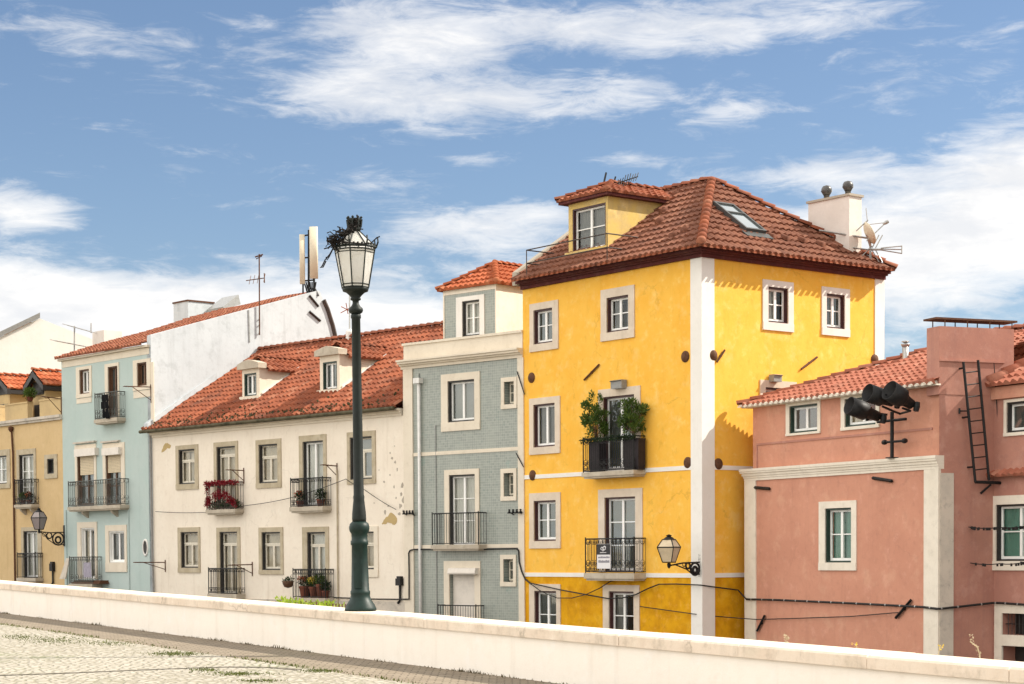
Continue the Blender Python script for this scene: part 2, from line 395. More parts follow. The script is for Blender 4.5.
def surround_boxes(mb, op, su, bottom=True, proud=.035):
    a, b, c, d = op; A, B, C, D = su
    mb.box(A, B, -proud, .02, d, D)
    lo = c
    if bottom: mb.box(A - .0, B + .0, -proud - .015, .02, C, c)
    mb.box(A, a, -proud, .02, lo, d); mb.box(b, B, -proud, .02, lo, d)

def window(R, F, holes, px, sur=None, name='window', sash='sash', frame='oxframe', smat='stone', cols=2, rows=2, transom=0,
           curtain=None, depth=.12, bottom=True, ft=.05, bt=.055, bw=.03, glass='pane', off=0.0, dark_low=None):
    ft = min(ft, .05); op = F.rect(*px, off); holes.append(op); a, b, c, d = op
    mb = MB(F.F)
    x0, x1, z0, z1 = a + ft, b - ft, c + ft, d - ft
    y0, y1 = depth, depth + .05
    panes = []
    ztop = z1
    if transom:
        zt = z1 - (z1 - z0) * transom
        mb.box(x0, x1, y0 - .015, y1, zt - .03, zt + .03)
        mb.box(x0, x0 + bt * .8, y0, y1, zt + .03, z1); mb.box(x1 - bt * .8, x1, y0, y1, zt + .03, z1)
        mb.box(x0 + bt * .8, x1 - bt * .8, y0, y1, z1 - bt * .8, z1)
        panes.append((x0, x1, zt, z1)); ztop = zt - .03
    mb.box(x0, x0 + bt, y0, y1, z0, ztop); mb.box(x1 - bt, x1, y0, y1, z0, ztop)
    mb.box(x0 + bt, x1 - bt, y0, y1, z0, z0 + bt * 1.3); mb.box(x0 + bt, x1 - bt, y0, y1, ztop - bt, ztop)
    w = (x1 - x0) / cols
    for i in range(1, cols):
        xc = x0 + w * i; mb.box(xc - bt * .8, xc + bt * .8, y0 - .012, y1, z0 + bt * 1.3, ztop - bt)
    for i in range(cols):
        p0, p1 = x0 + w * i + bt * .8, x0 + w * (i + 1) - bt * .8
        for j in range(rows):
            q0 = z0 + bt + (ztop - z0 - bt) * j / rows; q1 = z0 + bt + (ztop - z0 - bt) * (j + 1) / rows
            if j: mb.box(p0, p1, y0 + .006, y1 - .006, q0 - bw / 2, q0 + bw / 2)
            panes.append((p0, p1, q0, q1))
    o = mb.build(name, M[sash], R)
    if sur:
        su = F.rect(*sur, off); mb = MB(F.F); surround_boxes(mb, op, su, bottom); mb.build('surround', M[smat], o)
    if frame:
        mb = MB(F.F); e = .003
        mb.box(a + e, a + ft, .01, y1 + .02, c + e, d - e); mb.box(b - ft, b - e, .01, y1 + .02, c + e, d - e)
        mb.box(a + ft, b - ft, .01, y1 + .02, d - ft, d - e); mb.box(a + ft, b - ft, .02, y1 + .02, c + e, c + ft)
        mb.build('frame', M[frame], o)
    mb = MB(F.F)
    for p0, p1, q0, q1 in panes:
        t = [random.uniform(-.004, .004) for _ in range(3)]
        mb.poly([(p0 - .005, y0 + .03 + t[0], q0 - .005), (p1 + .005, y0 + .03 + t[1], q0 - .005), (p1 + .005, y0 + .03 + t[2], q1 + .005), (p0 - .005, y0 + .03 + t[0] + t[2] - t[1], q1 + .005)])
    mb.build('pane', M['pane_clear' if curtain and glass == 'pane' else glass], o)
    if curtain:
        mb = MB(F.F); mb.smooth = True
        spans = [(x0, x1)] if curtain[1] == 'full' else [(x0, x0 + (x1 - x0) * .36), (x1 - (x1 - x0) * .36, x1)] if curtain[1] == 'sides' else [(x0, x0 + (x1 - x0) * .5)]
        for u0, u1 in spans:
            n = 40; ph = random.random() * 6; vs = []
            for k in range(n + 1):
                t = k / n; x = u0 + (u1 - u0) * t; yy = y1 + .07 + .022 * math.sin(t * (u1 - u0) * 55 + ph) + .01 * math.sin(t * 23 + ph)
                vs += [(x, yy, z0 + .02), (x, yy * .5 + (y1 + .07) * .5, z1 - .01)]
            mb.add(vs, [(2 * k, 2 * k + 2, 2 * k + 3, 2 * k + 1) for k in range(n)])
        mb.build('curtain', M[curtain[0]], o)
    return o, op

def bx(mb, lst):
    for t in lst: mb.box(*t)

def balcony(R, F, slab, topy, proj=.42, style='bars', mat='iron', smat='slab', botgap=.04, brackets=False, label=None, bar=.011, sp=.115):
    """slab: (x0, x1, ytop, ybottom) in the picture, on the slab's front edge"""
    a, b, c, d = F.rect(*slab, -proj); b = F.hit(slab[1], (slab[2] + slab[3]) / 2, 0)[0]
    mb = MB(F.F); mb.box(a, b, -proj, .0, c, d); mb.box(a + .06, b - .06, -proj + .05, .0, c - .06, c)
    if brackets:
        for t in (.22, .78):
            s = a + (b - a) * t; mb.prism([(s - .07, 0, c - .06), (s - .07, -proj * .7, c - .06), (s - .07, -proj * .6, c - .16), (s - .07, 0, c - .34)], (.14, 0, 0))
    o = mb.build('balcony', M[smat], R)
    zt = F.hit((slab[0] + slab[1]) / 2, topy, -proj)[1]
    mb = MB(F.F); e = .04; zb = d + botgap; p = -proj + e
    A, B = a + e, b - e
    corners = [((A, 0), (A, p)), ((A, p), (B, p)), ((B, p), (B, 0))]
    for (x, y), (x2, y2) in corners:
        P, Q = Vector((x, y, 0)), Vector((x2, y2, 0)); L = (Q - P).length; u = (Q - P) / L
        for z, r in ((zt, .022), (zb, .015)): mb.bar(P + Vector((0, 0, z)), Q + Vector((0, 0, z)), r, 6)
        n = max(1, round(L / sp))
        H = zt - zb
        if style in ('bars', 'frieze', 'base'):
            for k in range(n + 1):
                q = P + u * (L * k / n); mb.bar(q + Vector((0, 0, zb)), q + Vector((0, 0, zt)), bar)
        if style in ('frieze', 'base'):
            zf = zt - .17 if style == 'frieze' else zb + .19
            mb.bar(P + Vector((0, 0, zf)), Q + Vector((0, 0, zf)), .012)
            zc = zt - .085 if style == 'frieze' else zb + .095
            for k in range(n):
                q = P + u * (L * (k + .5) / n); mb.ring(q + Vector((0, 0, zc)), .055, .009, u, (0, 0, 1), 10, 3)
            if style == 'base':
                zf = zt - .12; mb.bar(P + Vector((0, 0, zf)), Q + Vector((0, 0, zf)), .010)
                for k in range(n):
                    q = P + u * (L * (k + .5) / n)
                    mb.bar(q + Vector((0, 0, zf - .0)) - u * .05, q + Vector((0, 0, zf + .1)), .008); mb.bar(q + Vector((0, 0, zf)) + u * .05, q + Vector((0, 0, zf + .1)), .008)
        if style == 'curls':
            n = max(1, round(L / .2)); step = L / n
            for k in range(n + 1):
                q = P + u * (step * k); mb.bar(q + Vector((0, 0, zb)), q + Vector((0, 0, zt)), .010)
            for k in range(n):
                q = P + u * (step * (k + .5)); r = min(step * .46, .095)
                for zz in (zb + r, zb + 2.9 * r, zt - r):
                    mb.ring(q + Vector((0, 0, zz)), r * .92, .0065, u, (0, 0, 1), 12, 3)
                    mb.ring(q + Vector((0, 0, zz - r * .3)) - u * r * .35, r * .42, .006, u, (0, 0, 1), 8, 3)
                    mb.ring(q + Vector((0, 0, zz - r * .3)) + u * r * .35, r * .42, .006, u, (0, 0, 1), 8, 3)
                mb.bar(q + Vector((0, 0, zb + 3.6 * r)), q + Vector((0, 0, zt - 2 * r)), .009)
    for x in (A, B): mb.bar((x, p, d), (x, p, zt + .05), .02, 6)
    r = mb.build('railing', M[mat], o)
    return o, (a, b, d, zt, -proj)

def tiles(mb, O, U, V, poly, tw=.25, ch=.38, amp=.06, th=.06, ns=8):
    """real roman tiles over the convex polygon poly (counter-clockwise, in metres along U and V)"""
    O, U, V = Vector(O), Vector(U).normalized(), Vector(V).normalized(); N = U.cross(V).normalized()
    if N.z < 0: N = -N
    u0 = math.floor(min(p[0] for p in poly) / tw) * tw; u1 = max(p[0] for p in poly)
    v0 = min(p[1] for p in poly); v1 = max(p[1] for p in poly)
    nu = int(math.ceil((u1 - u0) / tw)) * ns; nv = int(math.ceil((v1 - v0) / ch))
    prof = []
    for k in range(ns):
        c = .5 + .5 * math.cos(2 * PI * k / ns); prof.append(amp * (c ** .8))
    rows = [(v0, -.02)]
    for j in range(nv): rows += [(v0 + j * ch, th), (v0 + (j + 1) * ch, 0.0)]
    jit = [random.uniform(-.008, .008) for _ in range(nu // ns + 2)]
    bm = bmesh.new(); grid = []; big = nu // ns > 20
    for ri, (v, h) in enumerate(rows):
        r = []
        jj = (ri - 1) // 2
        for i in range(nu + 1):
            u = u0 + i * tw / ns; hh = prof[i % ns] + h if ri else h
            if big: hh += .035 * math.sin(u * .83 + v * .4 + u0) * math.sin(v * .9 + 1.3 * u0) - .02 + (.02 if random.Random(jj * 31 + i // ns * 7).random() > .97 else 0)
            vj = v + (random.Random(jj * 977 + i // ns).uniform(-.02, .02) if ri and ri % 2 else 0)
            r.append(bm.verts.new(O + U * u + V * vj + N * hh))
        grid.append(r)
    for j in range(len(rows) - 1):
        for i in range(nu): bm.faces.new((grid[j][i], grid[j][i + 1], grid[j + 1][i + 1], grid[j + 1][i]))
    n = len(poly)
    for k in range(n):
        p, q = poly[k], poly[(k + 1) % n]; e = (q[0] - p[0], q[1] - p[1])
        if abs(e[1]) < 1e-6 and abs(p[1] - v0) < 1e-6: continue
        no = U * e[1] - V * e[0]; co = O + U * p[0] + V * p[1]
        bmesh.ops.bisect_plane(bm, geom=bm.verts[:] + bm.edges[:] + bm.faces[:], plane_co=co, plane_no=no, clear_outer=True)
    bm.verts.index_update(); vs = [v.co.copy() for v in bm.verts]; fs = []; uvs = []
    for f in bm.faces:
        fs.append(tuple(v.index for v in f.verts)); c = f.calc_center_median() - O
        cu, cv = (c.dot(U) / tw + .5), (c.dot(V) - v0) / ch
        uvs.append([(cu, cv)] * len(f.verts))
    bm.free(); mb.add(vs, fs, uvs)

def eave_row(mb, P, Q, tw=.25, r=.075, L=.30, drop=.03, V=None):
    """row of barrel tile ends sticking out along an eave"""
    P, Q = Vector(P), Vector(Q); t = (Q - P).normalized(); n = int((Q - P).length / tw)
    out = t.cross(Vector((0, 0, 1))).normalized()
    for k in range(n):
        c = P + t * (tw * (k + .5)); rr = r * random.uniform(.92, 1.06); e = random.uniform(-.015, .015)
        vs = []
        for d, z in ((.07 + e, -drop), (-L, .06)):
            vs += [c + out * d + t * (rr * math.cos(PI * i / 7)) + Vector((0, 0, z + rr * 1.0 * math.sin(PI * i / 7) - rr * .35)) for i in range(8)]
        vs += [c + out * (.06 + e) + t * (rr * .72 * math.cos(PI * i / 7)) + Vector((0, 0, -drop + rr * .72 * math.sin(PI * i / 7) - rr * .35)) for i in range(8)]
        fs = [(i, i + 1, 9 + i, 8 + i) for i in range(7)] + [(i, 16 + i, 17 + i, i + 1) for i in range(7)] + [tuple(range(23, 15, -1))]
        mb.add(vs, fs, [[(k + .5, 700.5)] * len(f) for f in fs])

def caps(mb, P, Q, r=.13, seg=.4):
    """row of half-round ridge tiles from P up to Q"""
    P, Q = Vector(P), Vector(Q); L = (Q - P).length; n = max(1, round(L / seg)); t = (Q - P) / L
    side = t.cross(Vector((0, 0, 1))).normalized(); up = side.cross(t)
    mb.smooth = True
    for k in range(n):
        a = P + t * (L * k / n - .03); b = P + t * (L * (k + 1) / n)
        vs = []
        for p, rr, lift in ((a, r * 1.1, .03), (b, r * .88, 0)):
            vs += [p + up * lift + side * (rr * math.cos(PI * i / 8)) + up * (rr * .8 * math.sin(PI * i / 8)) for i in range(9)]
        vs += [a + up * -.02, ]
        fs = [(i, i + 1, 10 + i, 9 + i) for i in range(8)] + [tuple([18] + list(range(8, -1, -1)))]
        mb.add(vs, fs, [[(k * 1.0 + .5, 900.5)] * len(f) for f in fs])
    mb.smooth = False

def leaves(mb, c, rad, n, size, up=.3, shape=None):
    c = Vector(c)
    for _ in range(n):
        while True:
            p = Vector((random.uniform(-1, 1), random.uniform(-1, 1), random.uniform(-1, 1)))
            if p.length <= 1: break
        p = p * (p.length ** .25 if p.length > 0 else 1)
        q = c + Vector((p.x * rad[0], p.y * rad[1], p.z * rad[2]))
        d = (Vector((random.gauss(0, 1), random.gauss(0, 1), random.gauss(0, 1) + up * 2)) + p * 1.2).normalized()
        s = d.cross(Vector((random.gauss(0, 1), random.gauss(0, 1), random.gauss(0, 1)))).normalized()
        L = size * random.uniform(.6, 1.4); w = L * .38
        mb.add([q, q + d * L * .5 + s * w * .5, q + d * L, q + d * L * .5 - s * w * .5], [(0, 1, 2, 3)])

def zfor(R, x, y, py):
    """local height at which the local plan point (x, y) is seen on picture row py"""
    lo, hi = -10.0, 40.0
    for _ in range(50):
        m = (lo + hi) / 2
        if proj(R.M @ Vector((x, y, m)))[1] > py: lo = m
        else: hi = m
    return (lo + hi) / 2
def bis(f, lo, hi):
    s = f(lo) > 0
    for _ in range(60):
        m = (lo + hi) / 2
        if (f(m) > 0) == s: lo = m
        else: hi = m
    return (lo + hi) / 2
def rootrz(d): return math.atan2(d.y, d.x)
# ------------------------------------------------------------------ roof helpers
def roofpoly(mb, pts, **k):
    P = [Vector(p) for p in pts]; U = (P[1] - P[0]).normalized()
    N = Vector((0, 0, 0))
    for i in range(len(P)): N += (P[i] - P[0]).cross(P[(i + 1) % len(P)] - P[0])
    N.normalize(); V = N.cross(U)
    tiles(mb, P[0], U, V, [((p - P[0]).dot(U), (p - P[0]).dot(V)) for p in P], **k)
def hitplane(R, px, py, O, N):
    o = R.Mi @ EYE; r = R.Mi.to_3x3() @ ray(px, py); N = Vector(N); O = Vector(O)
    return o + r * ((O - o).dot(N) / r.dot(N))
def rail_line(mb, pts, r=.02, n=5):
    for p, q in zip(pts[:-1], pts[1:]): mb.bar(p, q, r, n)

# ------------------------------------------------------------------ the square and its parapet
A0 = Vector((4.27, 16.0)); B0 = Vector((-10.67, 40.0)); WD = (B0 - A0).normalized(); WL = (B0 - A0).length
WN = Vector((WD.y, -WD.x)); WN = WN if WN.x < 0 else -WN            # towards the square
ZSL = .48 / WL; ZB = CZ - 1.575
def zg(t): return ZB + ZSL * t
def wp(t, n=0.0, z=0.0):
    p = A0 + WD * t + WN * n; return Vector((p.x, p.y, zg(t) + z))
T0, T1 = -14.0, 62.0
mb = MB()
for i in range(19):
    t0 = -40 + 6 * i; t1 = t0 + 6
    mb.poly([wp(t0, 1.45), wp(t0, 70), wp(t1, 70), wp(t1, 1.45)])
mb.build('square_paving', M['calcada'], kind='structure')
mb = MB()
for i in range(19):
    t0 = -40 + 6 * i; t1 = t0 + 6
    mb.poly([wp(t0, -.2), wp(t0, 1.45), wp(t1, 1.45), wp(t1, -.2)])
mb.build('paving_gutter', M['gutter_setts'], kind='structure')
# thin curved dark line laid across the paving, in the sett pattern
def ground_at(px, py):
    r = ray(px, py); s_ = (ZB - ZSL * A0.dot(WD) - CZ) / (r.z - ZSL * (r.x * WD.x + r.y * WD.y)); return EYE + r * s_
mb = MB(); prev = None; row = [ground_at(*p) for p in ((-60, 677), (0, 675.5), (60, 673.5), (120, 671), (180, 668.5), (230, 667), (270, 667.5), (300, 670))]
for q0 in row:
    q = (q0 + Vector((-.02, -.09, .004)), q0 + Vector((.02, .09, .004)))
    if prev: mb.poly([prev[0], prev[1], q[1], q[0]])
    prev = q
mb.build('paving_line', M['dark_line'], kind='structure')

R = Root('parapet_wall', 'long low whitewashed parapet wall with a stone coping along the square', 'wall', wp(0), 0)
mb = MB(R.Mi)
for i in range(38):
    t0 = T0 + 2 * i; t1 = t0 + 2
    for n, zl in ((0.0, -.4), (-.55, -6.0)):
        mb.poly([wp(t0, n, zl), wp(t1, n, zl), wp(t1, n, .5), wp(t0, n, .5)])
for t in (T0, T1): mb.poly([wp(t, 0, -.4), wp(t, -.55, -.4), wp(t, -.55, .5), wp(t, 0, .5)])
mb.build('wall_face', M['whitewash'], R)
t = T0; rr = random.Random(3)
while t < T1:
    L = rr.uniform(1.5, 2.3); mb = MB(R.Mi); g = .0035
    h = .125 + rr.uniform(-.003, .003); n0 = .035 + rr.uniform(-.004, .004)
    P = [wp(t + g, n0, .5), wp(t + L - g, n0, .5), wp(t + L - g, -.6, .5), wp(t + g, -.6, .5)]
    Q = [wp(t + g, n0 - .0, .5 + h - .02), wp(t + L - g, n0, .5 + h - .02), wp(t + L - g, -.6, .5 + h - .02), wp(t + g, -.6, .5 + h - .02)]
    S = [wp(t + g + .01, n0 - .02, .5 + h), wp(t + L - g - .01, n0 - .02, .5 + h), wp(t + L - g - .01, -.58, .5 + h), wp(t + g + .01, -.58, .5 + h)]
    mb.add(P + Q + S, [(3, 2, 1, 0), (8, 9, 10, 11)] + [(b + i, b + (i + 1) % 4, b + 4 + (i + 1) % 4, b + 4 + i) for b in (0, 4) for i in range(4)])
    mb.build('coping_stone', M['coping'], R); t += L

# terrain and the street below the parapet
mb = MB(); mb.poly([(-900, -900, -5.2), (900, -900, -5.2), (900, 1500, -5.2), (-900, 1500, -5.2)])
mb.build('ground', M['earth'], kind='structure')

# ------------------------------------------------------------------ yellow house
rd = -vpdir(-985); PK = at(702, 450, 56.0); PK2 = Vector((PK.x, PK.y)); rd2 = Vector((rd.x, rd.y))
W = line_px(PK2, -rd2, 523.5, 430); LY = PK2 - rd2 * W
Y = Root('yellow_house', 'tall yellow house with brown hipped roof and white corner strip', 'house', (LY.x, LY.y, CZ - 4.4), rootrz(rd2))
bk = Vector((-rd2.y, rd2.x)); D = line_px(PK2, bk, 883, 320)
YF = Face(Y, 0, 0, 0); YR = Face(Y, W, 0, PI / 2)
zbA = YF.hit(608, 472.5)[1]; zbB = YF.hit(608, 575)[1]
zc = YF.hit(605, 274.8, -.02)[1]
holes = []; yk = dict(frame='oxframe', ft=.075)
window(Y, YF, holes, (534.2, 553, 309, 343.4), (530.3, 558.8, 302, 350.5), **yk)
window(Y, YF, holes, (607.2, 629, 296.4, 331.4), (601.4, 635, 287.5, 339.5), curtain=('grey_curtain', 'sides'), **yk)
window(Y, YF, holes, (534, 555.5, 403.8, 446.8), (530, 560.6, 397.3, 454), rows=1, curtain=('grey_curtain', 'full'), **yk)
window(Y, YF, holes, (603.7, 635, 395.7, 470), (599, 641, 387.7, 470), 'balcony_door', rows=1, bottom=False, **yk)
window(Y, YF, holes, (534.4, 556.5, 500.5, 541), (530, 561, 492.7, 548.4), **yk)
window(Y, YF, holes, (605.3, 636, 497, 572), (599, 643, 488.8, 572), 'balcony_door', rows=3, bottom=False, **yk)
window(Y, YF, holes, (535, 557, 591, 640), (530, 561, 584, 647), **yk)
window(Y, YF, holes, (609.6, 634.4, 591.4, 665), (603.7, 640, 585, 665), 'street_door', rows=3, bottom=False, curtain=('grey_curtain', 'half'), **yk)
holesR = []
for a in (((767.7, 787.7, 287.6, 323), (762.3, 793, 281, 331), ('lace', 'half')), ((826, 844.3, 294.4, 328.6), (821.3, 849.2, 288, 336), None)):
    window(Y, YR, holesR, a[0], a[1], curtain=a[2], smat='stone_pale', **yk)
window(Y, YR, holesR, (765, 788, 388, 432), (759.7, 796, 381, 440), **yk)
mb = MB(); facade(mb, YF, 0, W, -.6, zc + .1, holes, .26, zbB); facade(mb, YR, 0, D, -.6, zc + .1, holesR, .26, zbB)
mb.cur = 0; mb.poly([(0, 0, -.6), (0, 0, zc + .1), (0, D, zc + .1), (0, D, -.6)]); mb.poly([(0, D, -.6), (0, D, zc + .1), (W, D, zc + .1), (W, D, -.6)])
wallY = mb.build('wall', [M['yellow'], M['ochre']], Y)
# white strips: corner, far right, string courses
q1 = YF.hit(691.5, 450)[0]; q2 = YR.hit(714, 450)[0]; q3 = YR.hit(874.5, 320)[0]
mb = MB(); p = .03
mb.prism([(q1, -p, -.6), (W + p, -p, -.6), (W + p, q2, -.6), (W - .05, q2, -.6), (W - .05, .05, -.6), (q1, .05, -.6)], (0, 0, zc + .62))
mb.build('corner_strip', M['white_lime'], Y)
mb = MB(); mb.box(W - .04, W + p, q3, D + p, -.6, zc + .02); mb.build('corner_strip', M['white_lime'], Y)
for z in (zbA, zbB):
    mb = MB(); mb.box(0, q1 - .003, -.022, .04, z - .065, z + .065); mb.box(W - .04, W + .022, q2 + .003, q3 - .003, z - .065, z + .065)
    mb.build('string_course', M['white_lime'], Y)
# cornice
o = .50; ze = YF.hit(610, 262.0, -o)[1]
mb = MB(); hh = ze - zc
for p, a, b in ((.10, 0, .42), (.19, .42, .62), (.31, .62, .97)): mb.box(.0, W + p, -p, D + .02, zc + hh * a + (.002 if a else 0), zc + hh * b)
mb.build('cornice', M['oxblood'], Y)
# roof
yr_ = D / 2
fr = Face(Y, 0, yr_, 0); ax = fr.hit(712, 181)[0]; zr = zfor(Y, ax, yr_, 181)
tk = dict(tw=.25, ch=.40, amp=.05, th=.06)
ob = .0
E0, E1, E2, E3 = (0.05, -o, ze), (W + o, -o, ze), (W + o, D + ob, ze), (0.05, D + ob, ze)
AP, AL = (ax, yr_, zr), (0.05, yr_, zr)
mb = MB(); roofpoly(mb, [E0, E1, AP, AL], **tk); roofpoly(mb, [E1, E2, AP], **tk); roofpoly(mb, [E2, E3, AL, AP], **tk)
roofY = mb.build('roof', M['tile_brown'], Y)
mb = MB(); eave_row(mb, E0, E1); eave_row(mb, E1, E2); mb.build('eave_tiles', M['tile_orange'], roofY)
mb = MB(); up = Vector((0, 0, .05))
for a, b in ((E1, AP), (E2, AP), (AL, AP)): caps(mb, Vector(a) + up, Vector(b) + up, .14, .42)
mb.build('ridge_tiles', M['tile_orange'], roofY)
kf = (zr - ze) / (yr_ + o); kr = (zr - ze) / (W + o - ax)
NR = Vector((kr, 0, 1)).normalized(); NF = Vector((0, -kf, 1)).normalized()
# raised vent tiles
for (px, py, side) in ((664, 200, 0), (675, 197, 0), (680, 193, 0), (662, 214, 0), (658, 224, 0), (672, 238, 0), (684, 233, 0), (719, 231, 1), (773, 239, 1), (787, 241, 1), (804, 243, 1), (822, 247, 1), (836, 249, 1)):
    q = hitplane(Y, px, py, E1, NR if side else NF)
    mb = MB(); U = Vector((0, 1, 0)) if side else Vector((1, 0, 0)); Nn = NR if side else NF; V = Nn.cross(U)
    mb.smooth = True
    vs = []
    for s_, rr in ((0, .13), (.28, .07)):
        vs += [q + V * s_ + U * (rr * math.cos(PI * i / 6)) + Nn * (.02 + rr * 1.1 * math.sin(PI * i / 6)) for i in range(7)]
    mb.add(vs, [(i, i + 1, 8 + i, 7 + i) for i in range(6)] + [(6, 5, 4, 3, 2, 1, 0)]); mb.build('vent_tile', M['tile_brown'], roofY)
# party wall coping at the left end
mb = MB()
mb.prism([(-.16, -.30, ze - .12), (-.16, -.30, ze + .30), (-.16, yr_, zr + .16), (-.16, D, ze + .12), (-.16, D, ze - .5)], (.24, 0, 0))
mb.build('party_wall', M['grey_patch'], Y)
# skylight
cs = [hitplane(Y, *p, E1, NR) for p in ((715, 206.5), (737.6, 209.4), (757.5, 234.5), (741.5, 233.0))]
U = Vector((0, 1, 0)); V = NR.cross(U); c0 = sum(cs, Vector()) / 4
us = sorted((q - c0).dot(U) for q in cs); vs_ = sorted((q - c0).dot(V) for q in cs)
u0, u1 = (us[0] + us[1]) / 2, (us[2] + us[3]) / 2; v0, v1 = (vs_[0] + vs_[1]) / 2, (vs_[2] + vs_[3]) / 2
TS = Matrix((( U.x, V.x, NR.x, c0.x), (U.y, V.y, NR.y, c0.y), (U.z, V.z, NR.z, c0.z), (0, 0, 0, 1)))
mb = MB(TS)
for t_ in ((u0, u0 + .07, v0, v1), (u1 - .07, u1, v0, v1), (u0 + .07, u1 - .07, v0, v0 + .08), (u0 + .07, u1 - .07, v1 - .08, v1), (u0 + .07, u1 - .07, v0 + (v1 - v0) * .62, v0 + (v1 - v0) * .62 + .05)):
    mb.box(*t_, 0, .17)
mb.box(u0 - .15, u1 + .1, v0 - .30, v0, 0.03, .075)
sk = mb.build('skylight', M['skyframe'], roofY)
mb = MB(TS); mb.box(u0 + .06, u1 - .06, v0 + .07, v1 - .07, .08, .13); mb.build('skylight_pane', M['pane_sky'], roofY)
# dormer on the front slope
def dz(y): return ze + (y + o) * kf
yd = bis(lambda y: Face(Y, 0, y, 0).hit(588, 251.5)[1] - dz(y), -.4, 3)
DF = Face(Y, 0, yd, 0); dx0 = DF.hit(568.6, 230)[0]; dx1 = DF.hit(608.0, 220)[0]; dzt = DF.hit(607.8, 196.0)[1]; dzb = dz(yd)
hd = []
wo, op = window(Y, DF, hd, (572.5, 605.8, 206, 250.5), None, 'dormer_window', rows=2, frame='oxframe', ft=.06, glass='pane', curtain=('grey_curtain', 'full'))
mb = MB(); facade(mb, DF, dx0, dx1, dzb - .1, dzt, hd, .2)
yb_ = (dzt - ze) / kf - o + .3
for x in (dx0, dx1): mb.poly([(x, yd, dzb - .1), (x, yd, dzt), (x, yb_, dzt), (x, yb_, dzt - .3)])
mb.box(dx0 - .06, dx1 + .04, yd - .12, yd - .003, dzb - .02, dzb + .06)
dorm = mb.build('dormer', M['yellow_aged'], Y)
oo = .28; xm = (dx0 + dx1) / 2; w2 = (dx1 - dx0) / 2 + oo
zt_ = zfor(Y, xm, yd - oo + w2, 184.5); za = dzt + .10
ey = (zt_ - ze) / kf - o + .2
mb = MB(); rp = dict(tw=.25, ch=.36, amp=.05, th=.05)
a, b, c, d = (dx0 - oo, yd - oo, za), (dx1 + oo, yd - oo, za), (xm, yd - oo + w2, zt_), (xm, ey, zt_)
e, f = (dx1 + oo, ey, za), (dx0 - oo, ey, za)
roofpoly(mb, [a, b, c], **rp); roofpoly(mb, [b, e, d, c], **rp); roofpoly(mb, [f, a, c, d], **rp)
caps(mb, Vector(a) + up, Vector(c) + up, .11, .36); caps(mb, Vector(b) + up, Vector(c) + up, .11, .36); caps(mb, Vector(c) + up, Vector(d) + up, .11, .36)
mb.build('dormer_roof', M['tile_orange'], dorm)
mb = MB(); mb.box(dx0 - oo + .05, dx1 + oo - .05, yd - oo + .05, ey - .3, dzt, dzt + .095); mb.build('dormer_eave', M['oxblood'], dorm)
# thin guard rail on the eave in front of the dormer
F5 = Face(Y, 0, -.42, 0)
x0_, z0_ = F5.hit(526.5, 251); x1_, z1_ = F5.hit(607, 232.5); zt2 = (z0_ + z1_) / 2; zl2 = zt2 - .42
mb = MB()
for z in (zt2, zl2):
    mb.bar((x0_, -.42, z), (x1_, -.42, z), .02); mb.bar((x0_, -.42, z), (x0_, 1.2, z), .02); mb.bar((x1_, -.42, z), (x1_, 1.1, z), .02)
for x in (x0_, x1_): mb.bar((x, -.42, ze - .05), (x, -.42, zt2), .02)
mb.build('roof_railing', M['iron_rust'], Y)
# chimney near the back of the right-hand slope
def rz_(x): return ze + (W + o - x) * kr
yc = bis(lambda y: Face(Y, 0, y, 0).hit(849.2, 253.0)[1] - rz_(Face(Y, 0, y, 0).hit(849.2, 253.0)[0]), 2, D + .3)
CF_ = Face(Y, 0, yc, 0); cx1, _ = CF_.hit(849.2, 225); cx0, _ = CF_.hit(808.3, 225); czt = CF_.hit(849.2, 195.5)[1]
cy1 = yc + line_px(Vector(((Y.M @ Vector((cx1, yc, 0))).x, (Y.M @ Vector((cx1, yc, 0))).y)), bk, 861.6, 220)
mb = MB(); mb.box(cx0, cx1, yc, cy1, rz_(cx0) - 1.6, czt)
ch = mb.build('chimney', M['stone_pale'], Y)
mb = MB(); mb.box(cx0 - .05, cx1 + .05, yc - .05, cy1 + .05, czt, czt + .07); mb.build('chimney_cap', M['grey_patch'], ch)
for f_ in (.30, .82):
    x = cx0 + (cx1 - cx0) * f_; y = (yc + cy1) / 2; mb = MB(); mb.smooth = True
    mb.lathe([(.09, 0), (.09, .16), (.11, .18)], (x, y, czt + .07), 14)
    mb.lathe([(.06, .0), (.13, .06), (.165, .15), (.165, .22), (.12, .3), (.0, .34)], (x, y, czt + .20), 16)
    for k in range(16):
        a_ = 2 * PI * k / 16; mb.bar((x + .08 * math.cos(a_), y + .08 * math.sin(a_), czt + .21), (x + .17 * math.cos(a_ + .3), y + .17 * math.sin(a_ + .3), czt + .36), .016)
    mb.build('chimney_cowl', M['cowl'], ch)
# balconies
b1, i1 = balcony(Y, YF, (581.5, 646, 470.8, 475.2), 437, .5, 'curls', 'iron', label=1)
b2, i2 = balcony(Y, YF, (583.8, 646.5, 573.2, 578.8), 538.5, .5, 'curls', 'iron')
